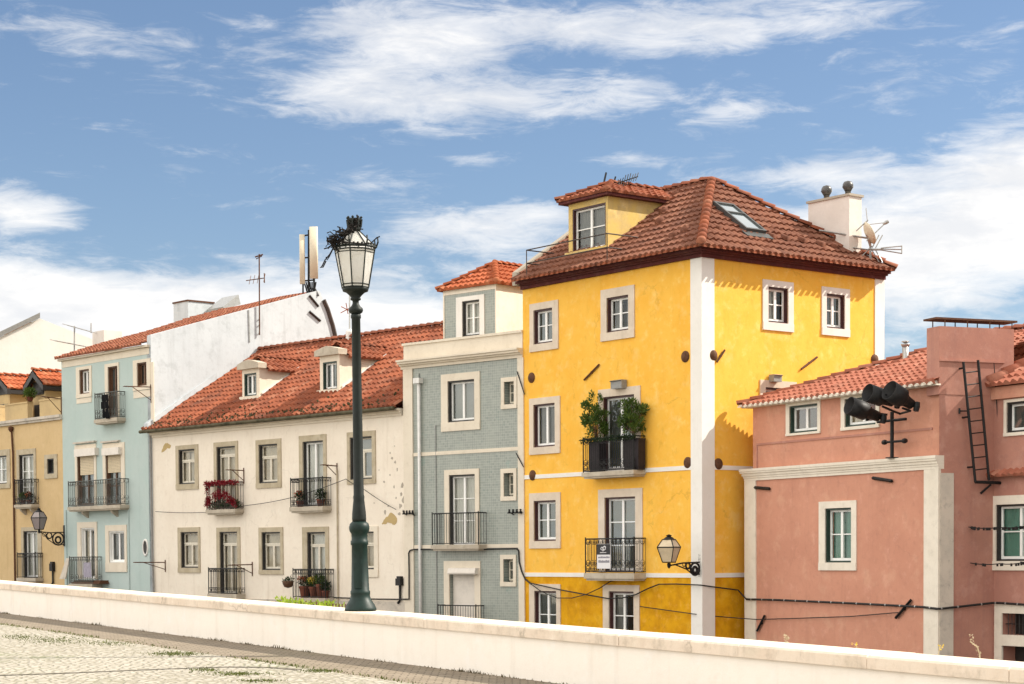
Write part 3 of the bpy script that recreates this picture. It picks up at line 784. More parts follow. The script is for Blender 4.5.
# wall anchors: round plates and slanted bars
for F, lst in ((YF, ((531.7, 377.7), (532.8, 475.3), (685.5, 356.6), (688, 462.7))), (YR, ((712.9, 355.4), (718.2, 464), (874.6, 359.5)))):
    for px, py in lst:
        s_, z_ = F.hit(px, py); mb = MB(F.F); mb.lathe([(.0, -.02), (.17, -.02), (.17, .02), (.12, .05), (.05, .08), (.0, .085)], (s_, 0, z_), 18, axis=(0, -1, 0)); mb.build('anchor_plate', M['rust'], Y)
for F, lst in ((YF, (((584, 380), (599, 364.5)),)), (YR, (((717, 362), (724.8, 350)), ((801.3, 369), (817.3, 357))))):
    for p, q in lst:
        (a, b), (c, d) = F.hit(*p, -.04), F.hit(*q, -.04); mb = MB(F.F); mb.tube([(a, -.04, b), (c, -.04, d)], .035, 4); mb.bar(((a + c) / 2, 0, (b + d) / 2), ((a + c) / 2, -.06, (b + d) / 2), .04); mb.build('anchor_bar', M['rust'], Y)
# floodlight boxes above two openings
for F, r in ((YF, (611.6, 622.5, 380, 388.5)), (YR, (773, 781, 374.5, 381.7))):
    a, b, c, d = F.rect(*r, -.2); mb = MB(F.F); mb.box(a, b, -.24, -.03, c, d); mb.box((a + b) / 2 - .05, (a + b) / 2 + .05, -.03, .0, c + .08, d - .02); mb.prism([(a, -.24, d), (a, -.30, d - .02), (a, -.24, d - .05)], (b - a, 0, 0))
    mb.build('outdoor_light', M['box_grey'], Y)

# ------------------------------------------------------------------ grey tiled house
rdg = -vpdir(-1550); rdg2 = Vector((rdg.x, rdg.y)); Wg = line_px(LY, -rdg2, 404.5, 450); LG = LY - rdg2 * Wg
G = Root('tiled_house', 'narrow house clad in grey green glazed tiles with a rooftop room', 'house', (LG.x, LG.y, CZ - 4.2), rootrz(rdg2))
GF = Face(G, 0, 0, 0)
holes = []; gk = dict(frame='darkframe', smat='cream', ft=.06)
window(G, GF, holes, (448.2, 474.9, 380.2, 421.6), (441.7, 480.4, 373, 430.6), rows=1, **gk)
window(G, GF, holes, (449.7, 475.6, 474.6, 546), (445, 479.7, 469.2, 546), 'balcony_door', rows=3, bottom=False, curtain=('lace', 'full'), **gk)
for r in ((504.5, 514.5, 381.7, 404.3), (504.2, 514, 473, 496.3), (503.8, 513.7, 559.2, 582)):
    sur = (r[0] - 3, r[1] + 2.8, r[2] - 4.5, r[3] + 4.4)
    window(G, GF, holes, r, sur, 'small_window', cols=1, rows=2, depth=.2, frame=None, smat='cream', sash='sash_cream', bt=.04)
# roller shutter over the ground floor opening
op = GF.rect(450, 475.3, 573.9, 650); holes.append(op); su = GF.rect(444.6, 481, 561, 650)
mb = MB(GF.F); n = 24
for k in range(n):
    z0 = op[2] + (op[3] - op[2]) * k / n; z1 = op[2] + (op[3] - op[2]) * (k + 1) / n
    mb.box(op[0] + .02, op[1] - .02, .14, .17 + .0, z0 + .006, z1 - .006); mb.box(op[0] + .02, op[1] - .02, .155, .175, z0 - .006, z0 + .006)
sh = mb.build('roller_shutter', M['blindbox'], G)
mb = MB(GF.F); surround_boxes(mb, op, su, False); mb.build('surround', M['cream'], sh)
bxr = GF.rect(448, 475.3, 567.7, 574.3, -.2); mb = MB(GF.F); mb.prism([(bxr[0], .0, bxr[3]), (bxr[0], -.2, bxr[3] - .02), (bxr[0], -.24, bxr[2] + .05), (bxr[0], -.22, bxr[2]), (bxr[0], 0, bxr[2])], (bxr[1] - bxr[0], 0, 0)); mb.build('shutter_box', M['blindbox'], sh)
zgc0 = GF.hit(465, 363.5)[1]; zgc1 = GF.hit(465, 353.5, -.2)[1]; zgp = GF.hit(462, 339.5)[1]; Dg = 8.0
mb = MB(); facade(mb, GF, 0, Wg, -.6, zgc0 + .05, holes, .26)
mb.build('wall', M['azulejo'], G)
mb = MB(); mb.box(.02, Wg - .02, .3, Dg, -.6, zgc1 - .1); mb.build('rear_wall', M['offwhite'], G)
for x0, x1, nm in ((404.5, 413.6, 'pilaster'), (518.7, 524.6, 'pilaster')):
    a = GF.hit(x0, 450)[0]; b = GF.hit(x1, 450)[0]; mb = MB(); mb.box(a, b, -.05, .05, -.6, zgc0); mb.build(nm, M['cream'], G)
for y in (451.7, 546.3):
    z = GF.hit(466, y)[1]; mb = MB(); mb.box(GF.hit(413.8, 450)[0], GF.hit(518.5, 450)[0], -.025, .04, z - .06, z + .06); mb.build('string_course', M['cream'], G)
mb = MB(); hc = zgc1 - zgc0
for p, a, b in ((.06, 0, .35), (.14, .35, .55), (.24, .55, .8), (.30, .8, 1)): mb.box(-.10, Wg + .0, -p, .5, zgc0 + hc * a + .001, zgc0 + hc * b)
mb.build('cornice', M['cream'], G)
mb = MB(); mb.box(.02, Wg + .0, -.03, .3, zgc1 + .001, zgp); mb.box(-.02, Wg, -.08, .34, zgp + .001, zgp + .08); mb.box(.02, .25, .3, 4, zgc1 - .1, zgp - .3); mb.build('roof_parapet', M['cream'], G)
b3, i3 = balcony(G, GF, (430.7, 487.3, 544.8, 548.9), 513, .42, 'bars', 'iron', botgap=.05)
b4, i4 = balcony(G, GF, (436.5, 484.8, 640, 644), 605.6, .42, 'bars', 'iron')
# rooftop room
yp = 1.5; PF = Face(G, 0, yp, 0)
px0, px1 = PF.hit(443.5, 315)[0], PF.hit(496.6, 310)[0]; pzt = PF.hit(470, 287.6)[1]; hd = []
window(G, PF, hd, (462.6, 480, 300.4, 336), (456.7, 484.8, 296, 342), 'rooftop_door', rows=2, curtain=('lace', 'full'), frame='darkframe', smat='white_lime', ft=.05, bottom=False)
mb = MB(); facade(mb, PF, px0 + .06, px1 - .05, zgc1 - .1, pzt - .16, hd, .2); room = mb.build('rooftop_room', M['azulejo'], G)
mb = MB(); mb.box(px0, px0 + .06, yp - .02, 4.6, zgc1 - .1, pzt - .161); mb.box(px1 - .05, px1, yp - .02, 4.6, zgc1 - .1, pzt - .161); mb.box(px0, px1, yp - .02, 4.6, pzt - .16, pzt)
mb.box(px0, px1, 4.5, 4.6, zgc1, pzt - .161)
mb.build('room_wall', M['offwhite'], room)
w2 = (px1 - px0) / 2 + .16; xm = (px0 + px1) / 2; ztp = zfor(G, xm, yp - .16 + w2, 264.5)
a, b, c, d = (px0 - .16, yp - .16, pzt), (px1 + .16, yp - .16, pzt), (xm, yp - .16 + w2, ztp), (xm, 5, ztp)
e, f = (px1 + .16, 5, pzt), (px0 - .16, 5, pzt)
mb = MB(); rp = dict(tw=.24, ch=.36, amp=.06, th=.06); roofpoly(mb, [a, b, c], **rp); roofpoly(mb, [b, e, d, c], **rp); roofpoly(mb, [f, a, c, d], **rp)
for p, q in ((a, c), (b, c), (c, d)): caps(mb, Vector(p) + up, Vector(q) + up, .11, .33)
mb.build('room_roof', M['tile_bright'], room)
# downpipe with its hopper
s0, z0 = GF.hit(420.6, 383); mb = MB(); mb.smooth = True; mb.tube([(s0, -.09, z0), (s0, -.09, -.6)], .055, 10); mb.smooth = False; mb.box(s0 - .17, s0 + .12, -.2, -.001, z0 - .02, z0 + .16); mb.build('downpipe', M['white_pipe'], G)
mb = MB(); s1, z1 = GF.hit(419.8, 373.5); mb.bar((s1, -.03, z1), (s1, -.03, z0 + .16), .015); mb.build('wall_pipe', M['iron'], G)
s1, z1 = GF.hit(436, 425); s2, z2 = GF.hit(449.5, 424.5); mb = MB(); mb.tube([(s1, -.02, .3), (s1, -.02, z2), (s2, -.02, z2)], .012, 5); mb.build('wall_pipe', M['box_grey'], G)
for p, q in (((517, 371.5), (524.5, 394.5)), ((516, 453), (523.5, 467))):
    (a, b), (c, d) = GF.hit(*p, -.08), GF.hit(*q, -.08); mb = MB(); mb.tube([(a, -.08, b), (c, -.08, d)], .022, 4); mb.build('anchor_bar', M['iron'], G)
# ------------------------------------------------------------------ white house
rdw = -vpdir(-1300); rdw2 = Vector((rdw.x, rdw.y)); Ww = line_px(LG, -rdw2, 152.5, 500); LW = LG - rdw2 * Ww
H = Root('white_house', 'wide off white house with orange tiled roof and two small dormers', 'house', (LW.x, LW.y, CZ - 3.0), rootrz(rdw2))
HF = Face(H, 0, 0, 0); bkw = Vector((-rdw2.y, rdw2.x))
holes = []; wk = dict(frame='darkframe', smat='old_stone', ft=.055, transom=.30, rows=1, sash='sash_cream', curtain=('curtain', 'full'))
wd = dict(wk, sash='sash', transom=.0)
window(H, HF, holes, (179.2, 195.2, 449.3, 484), (176.3, 198.6, 445, 489.5), **dict(wk, curtain=('curtain', 'sides')))
window(H, HF, holes, (217.3, 236, 446.4, 508), (214.4, 238.4, 441.7, 508), 'balcony_door', **dict(wk, transom=.12, rows=2, bottom=False))
window(H, HF, holes, (259.3, 278, 444.2, 483), (256.4, 281.6, 439.3, 488), **wk)
window(H, HF, holes, (303.4, 323.9, 441, 506), (299.7, 326.8, 435, 506), 'balcony_door', **dict(wk, transom=0, rows=1, bottom=False, curtain=('lace', 'full'), sash='sash'))
window(H, HF, holes, (350.5, 372.5, 436.8, 479.3), (347.6, 376, 431.4, 484), **dict(wk, curtain=None))
window(H, HF, holes, (181.4, 198.6, 532, 567.8), (178.4, 200.5, 527.3, 572.7), **wk)
window(H, HF, holes, (220.5, 238, 531.7, 594), (217.3, 240.7, 527.3, 594), 'balcony_door', **dict(wk, transom=.18, rows=1, bottom=False))
window(H, HF, holes, (262.3, 280.9, 532, 570), (259.3, 283.5, 527.3, 574.4), **wk)
window(H, HF, holes, (307.8, 326, 532, 598), (303, 329.3, 526.8, 598), 'balcony_door', **dict(wk, transom=.18, rows=1, bottom=False, curtain=('lace', 'full')))
window(H, HF, holes, (354.5, 374.5, 531.7, 569.3), (351, 378.6, 526.4, 577), **dict(wk, smat='cream'))
ow = .34; zwe = HF.hit(245, 420.3, -ow)[1]; zwc = HF.hit(245, 429.5, -.02)[1]
mb = MB(); facade(mb, HF, 0, Ww, -1.2, zwc, holes, .26); wallH = mb.build('wall', M['offwhite'], H)
mb = MB(); mb.box(.03, Ww - .03, .3, 9.6, -1.2, zwc - .05); mb.build('rear_wall', M['offwhite'], H)
mb = MB(); hh = zwe - zwc
for p, a, b in ((.05, 0, .3), (.12, .3, .55), (.22, .55, .80)): mb.box(0, Ww - .1, -p, .4, zwc + hh * a + .001, zwc + hh * b)
mb.build('cornice', M['cream'], H)
mb = MB(); mb.tube([(-.3, -ow - .02, zwe - .07), (Ww - .12, -ow - .02, zwe - .07)], .07, 8); mb.build('gutter', M['mossy'], H)
yrw = line_px(LW, bkw, 256, 350); zrw = zfor(H, 0, yrw, 351.5); kw = (zrw - zwe) / (yrw + ow)
tkw = dict(tw=.26, ch=.40, amp=.08, th=.042)
mb = MB(); roofpoly(mb, [(-.2, -ow, zwe), (Ww - .05, -ow, zwe), (Ww - .05, yrw, zrw), (-.2, yrw, zrw)], **tkw)
roofpoly(mb, [(Ww, 2 * yrw + ow, zwe), (-.2, 2 * yrw + ow, zwe), (-.2, yrw, zrw), (Ww + .6, yrw, zrw)], **dict(tkw, ns=4))
# the roof runs on behind the tiled house
roofpoly(mb, [(Ww - .05, 2.2, zwe + kw * (2.2 + ow)), (Ww + 4.5, 2.2, zwe + kw * (2.2 + ow)), (Ww + 4.5, yrw, zrw), (Ww - .05, yrw, zrw)], **tkw)
roofH = mb.build('roof', M['tile_orange'], H)
mb = MB(); caps(mb, (-.1, yrw, zrw + .05), (Ww + 4.5, yrw, zrw + .05), .13, .42); mb.build('ridge_tiles', M['tile_orange'], roofH)
# mortar flashing along the taller neighbour
mb = MB(); mb.prism([(-.12, -.28, zwe), (-.12, -.28, zwe + .26), (-.12, yrw, zrw + .38), (-.12, yrw, zrw)], (.27, 0, 0)); mb.build('roof_flashing', M['gable'], roofH)
# moss along the eave
mb = MB(); rr = random.Random(5)
for _ in range(170):
    s_ = rr.uniform(.3, Ww - .6); y = -ow + abs(rr.gauss(0, .22)) if rr.random() < .8 else -ow + rr.uniform(0, .9)
    z = zwe + (y + ow) * kw + .06
    for _k in range(3):
        a = rr.uniform(0, 6.28); L = rr.uniform(.05, .13); mb.add([(s_, y, z), (s_ + L * math.cos(a), y + L * math.sin(a) * .5, z + .05), (s_ + .4 * L * math.cos(a + 1), y, z + .10)], [(0, 1, 2)])
mb.build('eave_moss', M['eavemoss'], roofH, kind='stuff')
def dzw(y): return zwe + (y + ow) * kw
def gable_dormer(rx0, rx1, wrect, yb, cap, side_end):
    xm_ = (rx0 + rx1) / 2
    yd = bis(lambda y: Face(H, 0, y, 0).hit(xm_, yb)[1] - dzw(y), -.3, 4)
    F = Face(H, 0, yd, 0); x0 = F.hit(rx0, 385)[0]; x1 = F.hit(rx1, 385)[0]; zb = dzw(yd); hd = []
    ztop = F.hit(xm_, cap[0])[1]; zrr = F.hit(xm_, cap[1])[1]
    window(H, F, hd, wrect, None, 'dormer_window', rows=1, frame='greenframe', ft=.06, sash='sash')
    mb = MB(); facade(mb, F, x0, x1, zb - .2, ztop, hd, .22); ye = (ztop - zwe) / kw - ow + .1
    for x in (x0, x1): mb.poly([(x, yd, zb - .2), (x, yd, ztop), (x, ye, ztop), (x, ye, ztop - .3)])
    mb.box(x0 - .09, x1 + .09, yd - .09, yd - .003, zb - .02, zb + .09)
    dm = mb.build('dormer', M['cream'], H)
    xc = (x0 + x1) / 2; ov = .13; P = []
    arch = [(x0 - ov, ztop), (x1 + ov, ztop), (x1 + ov, ztop + .20), (xc + .25 * (x1 - x0), zrr + .02), (xc, zrr + .07), (xc - .25 * (x1 - x0), zrr + .02), (x0 - ov, ztop + .20)]
    mb = MB(); mb.prism([(x, yd - .16, z) for x, z in arch], (0, .42, 0)); mb.build('dormer_pediment', M['slab'], dm)
    yr2 = (zrr + .16 - zwe) / kw - ow + .05; y0 = yd + .26
    mb = MB(); rp = dict(tw=.24, ch=.34, amp=.07, th=.04)
    e0, e1 = ztop - .10, zrr + .16
    roofpoly(mb, [(x1 + .2, y0, e0), (x1 + .2, ye + .05, e0), (xc, yr2, e1), (xc, y0, e1)], **rp)
    roofpoly(mb, [(x0 - .2, ye + .05, e0), (x0 - .2, y0, e0), (xc, y0, e1), (xc, yr2, e1)], **rp)
    caps(mb, (xc, y0, e1 + .04), (xc, yr2, e1 + .04), .10, .34)
    mb.build('dormer_roof', M['tile_orange'], dm)
    mb = MB(); k = .0
    mb.prism([(x1 + .002, yd + .1, dzw(yd + .1) - .02), (x1 + .002, yd + .1, dzw(yd + .1) + .14), (x1 + .002, ye, dzw(ye) + .10), (x1 + .002, ye, dzw(ye) - .02)], (.05, 0, 0)); mb.build('dormer_flashing', M['white_lime'], dm)
    return dm
gable_dormer(242.3, 259.5, (244.2, 256.4, 373.3, 396), 398.5, (369.0, 361.5), 294)
gable_dormer(320, 339.7, (322.9, 337, 361.7, 389.9), 392.0, (355.5, 348), 383)
# balconies
b5, i5 = balcony(H, HF, (205.5, 244.2, 509.3, 512.8), 482.3, .42, 'base', 'iron_rust')
b6, i6 = balcony(H, HF, (289.3, 331.8, 506.5, 510.8), 478, .42, 'base', 'iron')
b7, i7 = balcony(H, HF, (207.3, 245.4, 594, 599), 568.5, .42, 'base', 'iron')
b8, i8 = balcony(H, HF, (291.7, 334.6, 598, 602.3), 569.4, .42, 'frieze', 'iron')
mb = MB(HF.F); s_, z_ = HF.hit(325.5, 505); mb.tube([(HF.hit(338, 470)[0], -.05, HF.hit(338, 470)[1]), (HF.hit(338, 512)[0], -.05, -.8)], .03, 6); mb.build('wall_pipe', M['old_stone'], H)
mb = MB(HF.F); s_, z_ = HF.hit(146.5, 450)[0], 0; mb.tube([(.02, -.08, zwe - .15), (.05, -.08, 3.2), (.12, -.08, 1.8), (.1, -.08, -.6)], .045, 7); mb.build('downpipe', M['box_grey'], H)
# plinth ledge and bare patches where the plaster has come away
mb = MB(); z = HF.hit(240, 598.5)[1]; mb.box(.0, Ww - .02, -.035, .05, -1.2, z); mb.build('plinth', M['stained'], H)
def patch(F, R, pts, mat, parent):
    P = [Vector(F.hit(*p, -.006)) for p in pts]; rj = random.Random(int(pts[0][0] * 7))
    for it in range(3):
        Q = []
        for i in range(len(P)):
            a, b = P[i], P[(i + 1) % len(P)]; L = (b - a).length
            for u in (.25, .75): Q.append(a.lerp(b, u) + Vector((rj.gauss(0, L * .07), rj.gauss(0, L * .07))))
        P = Q
    mb = MB(F.F); mb.prism([(a, -.006, b) for a, b in P], (0, .005, 0)); mb.build('bare_patch', M[mat], parent)
patch(HF, H, ((161, 453.5), (165, 442.5), (169, 443.5), (171.5, 446), (167, 449)), 'ochre_patch', wallH)
patch(HF, H, ((381, 525), (384, 520), (388, 516), (391, 512.5), (394, 514), (397, 518), (396.5, 524), (392, 525), (389, 522), (385, 524)), 'ochre_patch', wallH)
rr = random.Random(9)
for cx, cy, w_, h_ in ((392, 458, 4, 5), (395, 462, 3, 4), (394.5, 446, 1.6, 2), (402, 486, 4, 9), (404, 500, 6, 10), (400, 506, 5, 8), (394, 487, 2, 5), (384, 482, 3, 4), (374, 503, 2, 2), (385, 512, 3, 6), (401, 494, 3, 6), (397, 470, 2, 5), (390, 475, 2, 3), (399, 514, 4, 5), (388, 506, 2.5, 3), (396, 498, 2, 3), (403, 511, 3, 4), (390, 453, 2, 3), (379, 470, 1.6, 2), (406, 491, 2, 6)):
    n = 9; pts = [(cx + .5 * w_ * rr.uniform(.35, 1) * math.cos(6.283 * k / n), cy + .5 * h_ * rr.uniform(.35, 1) * math.sin(6.283 * k / n)) for k in range(n)]
    patch(HF, H, pts[::-1], 'grey_patch', wallH)

# ------------------------------------------------------------------ aqua house with the tall white gable
rdc = -vpdir(-1170); rdc2 = Vector((rdc.x, rdc.y)); Wc = line_px(LW, -rdc2, 62.7, 450); LC = LW - rdc2 * Wc
C = Root('aqua_house', 'pale aqua house with cream window bays and tall white side gable', 'house', (LC.x, LC.y, CZ - 1.7), rootrz(rdc2))
CF = Face(C, 0, 0, 0); CR = Face(C, Wc, 0, PI / 2)
holes = []; ck = dict(frame='brownwood', smat='cream', ft=.05)
window(C, CF, holes, (80, 89.8, 369.5, 393.8), (76.6, 92, 366.5, 397.5), rows=1, curtain=('lace', 'half'), sash='sash', **ck)
window(C, CF, holes, (108.6, 118.3, 366.4, 418), (105.5, 119.5, 363.3, 418), 'balcony_door', rows=2, sash='brownwood', bottom=False, **ck)
window(C, CF, holes, (137.5, 147.2, 362.5, 386), (133.6, 150.8, 359.4, 390), rows=1, sash='brownwood', curtain=('curtain', 'full'), **ck)
window(C, CF, holes, (77.8, 94.6, 450, 506), (75.6, 96.8, 444.5, 506), 'balcony_door', rows=3, sash='brownwood', bottom=False, **ck)
window(C, CF, holes, (106.3, 121.6, 449, 506), (103.4, 125.3, 443, 506), 'balcony_door', rows=3, sash='brownwood', bottom=False, **ck)
window(C, CF, holes, (81.6, 95.3, 527.8, 579), (78, 97.7, 522, 579), 'street_door', rows=1, bottom=False, curtain=('curtain', 'half'), **dict(ck, frame='sash'))
window(C, CF, holes, (109.4, 125, 531, 562.5), (106, 127.3, 525, 572), rows=1, curtain=('grey_curtain', 'full'), **dict(ck, frame='sash'))
zce = CF.hit(104, 350.3, -.25)[1]
mb = MB(); facade(mb, CF, 0, Wc, -1.0, zce - .12, holes, .24); wallC = mb.build('wall', M['aqua'], C)
# white gable wall
g0 = CR.hit(156, 335.5); g1 = CR.hit(318, 290.5); g2 = CR.hit(334.5, 340)
gz = [(0.0, g0[1]), (g1[0], g1[1]), (g1[0] + .12, g1[1] - .1), (g2[0], g2[1]), (g2[0] + 1.0, -1.0), (0, -1.0)]
mb = MB(CR.F); mb.prism([(a, -.03, b) for a, b in gz], (0, .3, 0)); mb.build('gable_wall', M['gable'], C)
mb = MB(); mb.poly([(0, 0, -1), (0, 0, zce - .1), (0, g1[0], zce + 1.6), (0, g1[0], -1)]); mb.poly([(0, g1[0], -1), (0, g1[0], g1[1] - .4), (Wc - .2, g1[0], g1[1] - .4), (Wc - .2, g1[0], -1)]); mb.build('rear_wall', M['gable'], C)
kc = (g1[1] - .06 - zce) / (g1[0] + .25)
mb = MB(); roofpoly(mb, [(-.15, -.25, zce), (Wc - .28, -.25, zce), (Wc - .28, g1[0], g1[1] - .06), (-.15, g1[0], g1[1] - .06)], tw=.25, ch=.40, amp=.07, th=.045)
roofC = mb.build('roof', M['tile_far'], C)
mb = MB(); mb.box(-.1, Wc - .05, -.14, .2, zce - .119, zce - .03); mb.build('cornice', M['cream'], C)
# cream frieze and bays on the top floor
def strip(F, r, p=.02, nm='cream_bay'):
    a, b, c, d = F.rect(*r); mb = MB(F.F); mb.box(a, b, -p, .02, c, d); return mb.build(nm, M['cream'], C)
z1 = CF.hit(104, 361.5)[1]; a = CF.hit(62.9, 400)[0]
mb = MB(); mb.box(a + .02, Wc - .1, -.016, .03, z1 + .01, zce - .125); mb.build('cream_bay', M['cream'], C)
strip(CF, (150.9, 154, 362, 428), .018); strip(CF, (76.8, 91.8, 398, 403)); strip(CF, (133.8, 150.6, 390.5, 397.5))
# roller blinds in the two middle doors
for (x0, x1, yt, yb), (u0, u1, v0, v1) in (((80.3, 93.4, 456, 474.8), (74.9, 95.6, 448.6, 456)), ((107.2, 120.4, 455, 472.6), (102.4, 119.2, 447.8, 455))):
    a, b, c, d = CF.rect(x0, x1, yt, yb, .05); mb = MB(CF.F)
    for k in range(12): mb.box(a, b, .05, .075, c + (d - c) * k / 12, c + (d - c) * (k + 1) / 12 - .008)
    o_ = mb.build('roller_blind', M['blind'], C)
    a, b, c, d = CF.rect(u0, u1, v0, v1, -.15); mb = MB(CF.F); mb.box(a, b, -.2, -.0, c, d); mb.build('blind_box', M['blindbox'], o_)
    a, b, c, d = CF.rect(u0 + .6, u1 + 1.2, v0 - 7, v0 - 5.4); mb = MB(CF.F); mb.box(a, b, -.14, .0, c, d); mb.build('lintel', M['stained'], o_)
b9, i9 = balcony(C, CF, (93.8, 125.8, 418, 421.6), 392, .42, 'curls', 'iron_grey', 'slab')
b10, i10 = balcony(C, CF, (67.3, 129.5, 505.6, 509), 480, .45, 'curls', 'iron_grey', 'slab', brackets=True)
b11, i11 = balcony(C, CF, (68.4, 102.6, 584, 587), 557, .5, 'curls', 'iron_grey', 'slab')
mb = MB(CF.F); a, b, c, d = CF.rect(75, 103, 580.3, 584, -.3)
mb.box(a, b, -.47, .0, c + .01, (c + d) / 2); mb.box(a + .06, b - .06, -.40, .0, (c + d) / 2, d); mb.build('doorstep', M['rust'], C)
s_, z_ = CF.hit(145.8, 547.6); mb = MB(CF.F); mb.smooth = True
vs = [(s_ + r * .17 * math.cos(2 * PI * k / 20), y, z_ + r * .28 * math.sin(2 * PI * k / 20)) for r, y in ((1.25, -.0), (1.25, -.04), (1, -.05), (1, .0)) for k in range(20)]
mb.add(vs, [(i * 20 + k, i * 20 + (k + 1) % 20, (i + 1) * 20 + (k + 1) % 20, (i + 1) * 20 + k) for i in range(3) for k in range(20)])
ov_ = mb.build('oval_window', M['white_lime'], C)
mb = MB(CF.F); mb.add([(s_ + .17 * math.cos(2 * PI * k / 20), -.012, z_ + .28 * math.sin(2 * PI * k / 20)) for k in range(20)], [tuple(range(20))]); mb.build('pane', M['darkframe'], ov_)
for px in (129, 66.5):
    (a, b) = CF.hit(px, 510); mb = MB(CF.F); mb.tube([(a, -.03, b), (a, -.03, -.9)], .02, 5); mb.build('wall_pipe', M['aqua'], C)
# chimneys and hatch on the aqua roof
NC = Vector((0, -kc, 1)).normalized(); OC = (0, -.25, zce)
def roof_block(r, wdt, mat, nm, h=None):
    q = hitplane(C, (r[0] + r[1]) / 2, r[3], OC, NC); F = Face(C, 0, q.y, 0)
    a, b, c, d = F.rect(*r); mb = MB(); mb.box(a, b, q.y, q.y + wdt, c - .8, d); return mb.build(nm, M[mat], C), (a, b, q.y, d)
o1, k1 = roof_block((173.5, 188, 302.5, 319), 1.4, 'gable', 'chimney')
mb = MB(); mb.box(k1[0] - .04, k1[1] + .04, k1[2] - .04, k1[2] + 1.44, k1[3], k1[3] + .07); mb.build('chimney_cap', M['rust'], o1)
o2, k2 = roof_block((92.5, 104, 331, 345), .9, 'stone_pale', 'chimney')
q = hitplane(C, 212, 311.5, OC, NC); mb = MB(); V = NC.cross(Vector((1, 0, 0))); U = Vector((1, 0, 0))
P = [q - U * .4, q + U * 1.0, q + U * 1.0 + V * 1.0 + NC * .34, q - U * .4 + V * 1.0 + NC * .34]
mb.prism(P, NC * .12); mb.prism([q + U * .9, q + U * .9 + V * 1.0, q + U * .9 + V * 1.0 + NC * .34], U * .08); mb.prism([q - U * .4, q - U * .4 + V * 1.0, q - U * .4 + V * 1.0 + NC * .34], U * .08); mb.build('roof_hatch', M['zinc'], C)
for p, q_ in (((309.5, 295.5), (318.5, 306.5)), ((309.5, 311.5), (320.5, 321))):
    (a, b), (c, d) = CR.hit(*p, -.06), CR.hit(*q_, -.06); mb = MB(CR.F); mb.tube([(a, -.06, b), (c, -.06, d)], .06, 4); mb.build('wall_vent', M['darkframe'], C)
mb = MB(CR.F); P = [CR.hit(*p, -.0) for p in ((321, 300), (325, 309), (330, 325), (334.3, 343))]; mb.tube([(a + .1, -.05, b) for a, b in P], .10, 7); mb.build('flue_pipe', M['iron_rust'], C)
mb = MB(CR.F); P = [CR.hit(*p, -.04) for p in ((248.5, 310), (249.5, 342))]; mb.tube([(a, -.04, b) for a, b in P], .035, 5); mb.build('wall_pipe', M['zinc'], C)

# ------------------------------------------------------------------ mustard house at the far left
rdm = -vpdir(-1200); rdm2 = Vector((rdm.x, rdm.y)); Wm = line_px(LC, -rdm2, -70, 450); LM = LC - rdm2 * Wm
S = Root('mustard_house', 'mustard yellow house with dark gabled attic dormers at the left edge', 'house', (LM.x, LM.y, CZ - 1.6), rootrz(rdm2))
SF = Face(S, 0, 0, 0); holes = []; mk = dict(frame='darkframe', smat='old_stone', ft=.05)
window(S, SF, holes, (19.7, 34.4, 454.4, 505), (17.3, 36.5, 449, 505), 'balcony_door', rows=3, bottom=False, curtain=('lace', 'full'), **mk)
window(S, SF, holes, (-8, 7.3, 456, 484), (-11, 10.5, 450, 488.7), rows=2, curtain=('lace', 'full'), **mk)
window(S, SF, holes, (47.7, 54.4, 458.7, 473.7), (45, 57.7, 454.4, 478.5), 'small_window', cols=1, rows=1, sash='darkframe', **mk)
window(S, SF, holes, (24.2, 38.3, 531, 578), (22, 42, 527, 578), 'balcony_door', rows=2, bottom=False, curtain=('lace', 'full'), **mk)
window(S, SF, holes, (-45, -30, 458, 486), (-48, -27, 452, 490), rows=2, curtain=('lace', 'full'), **mk)
zml = SF.hit(30, 421)[1]; zmp = SF.hit(30, 402.5)[1]
mb = MB(); facade(mb, SF, 0, Wm, -1, zml, holes, .24); mb.build('wall', M['mustard'], S)
mb = MB(); mb.box(.02, Wm - .02, .3, 8, -1, zml - .05); mb.build('rear_wall', M['mustard'], S)
mb = MB(); mb.box(0, Wm, -.16, .3, zml + .001, zml + .12); mb.box(0, Wm, -.10, .3, zml - .10, zml); mb.build('ledge', M['stained'], S)
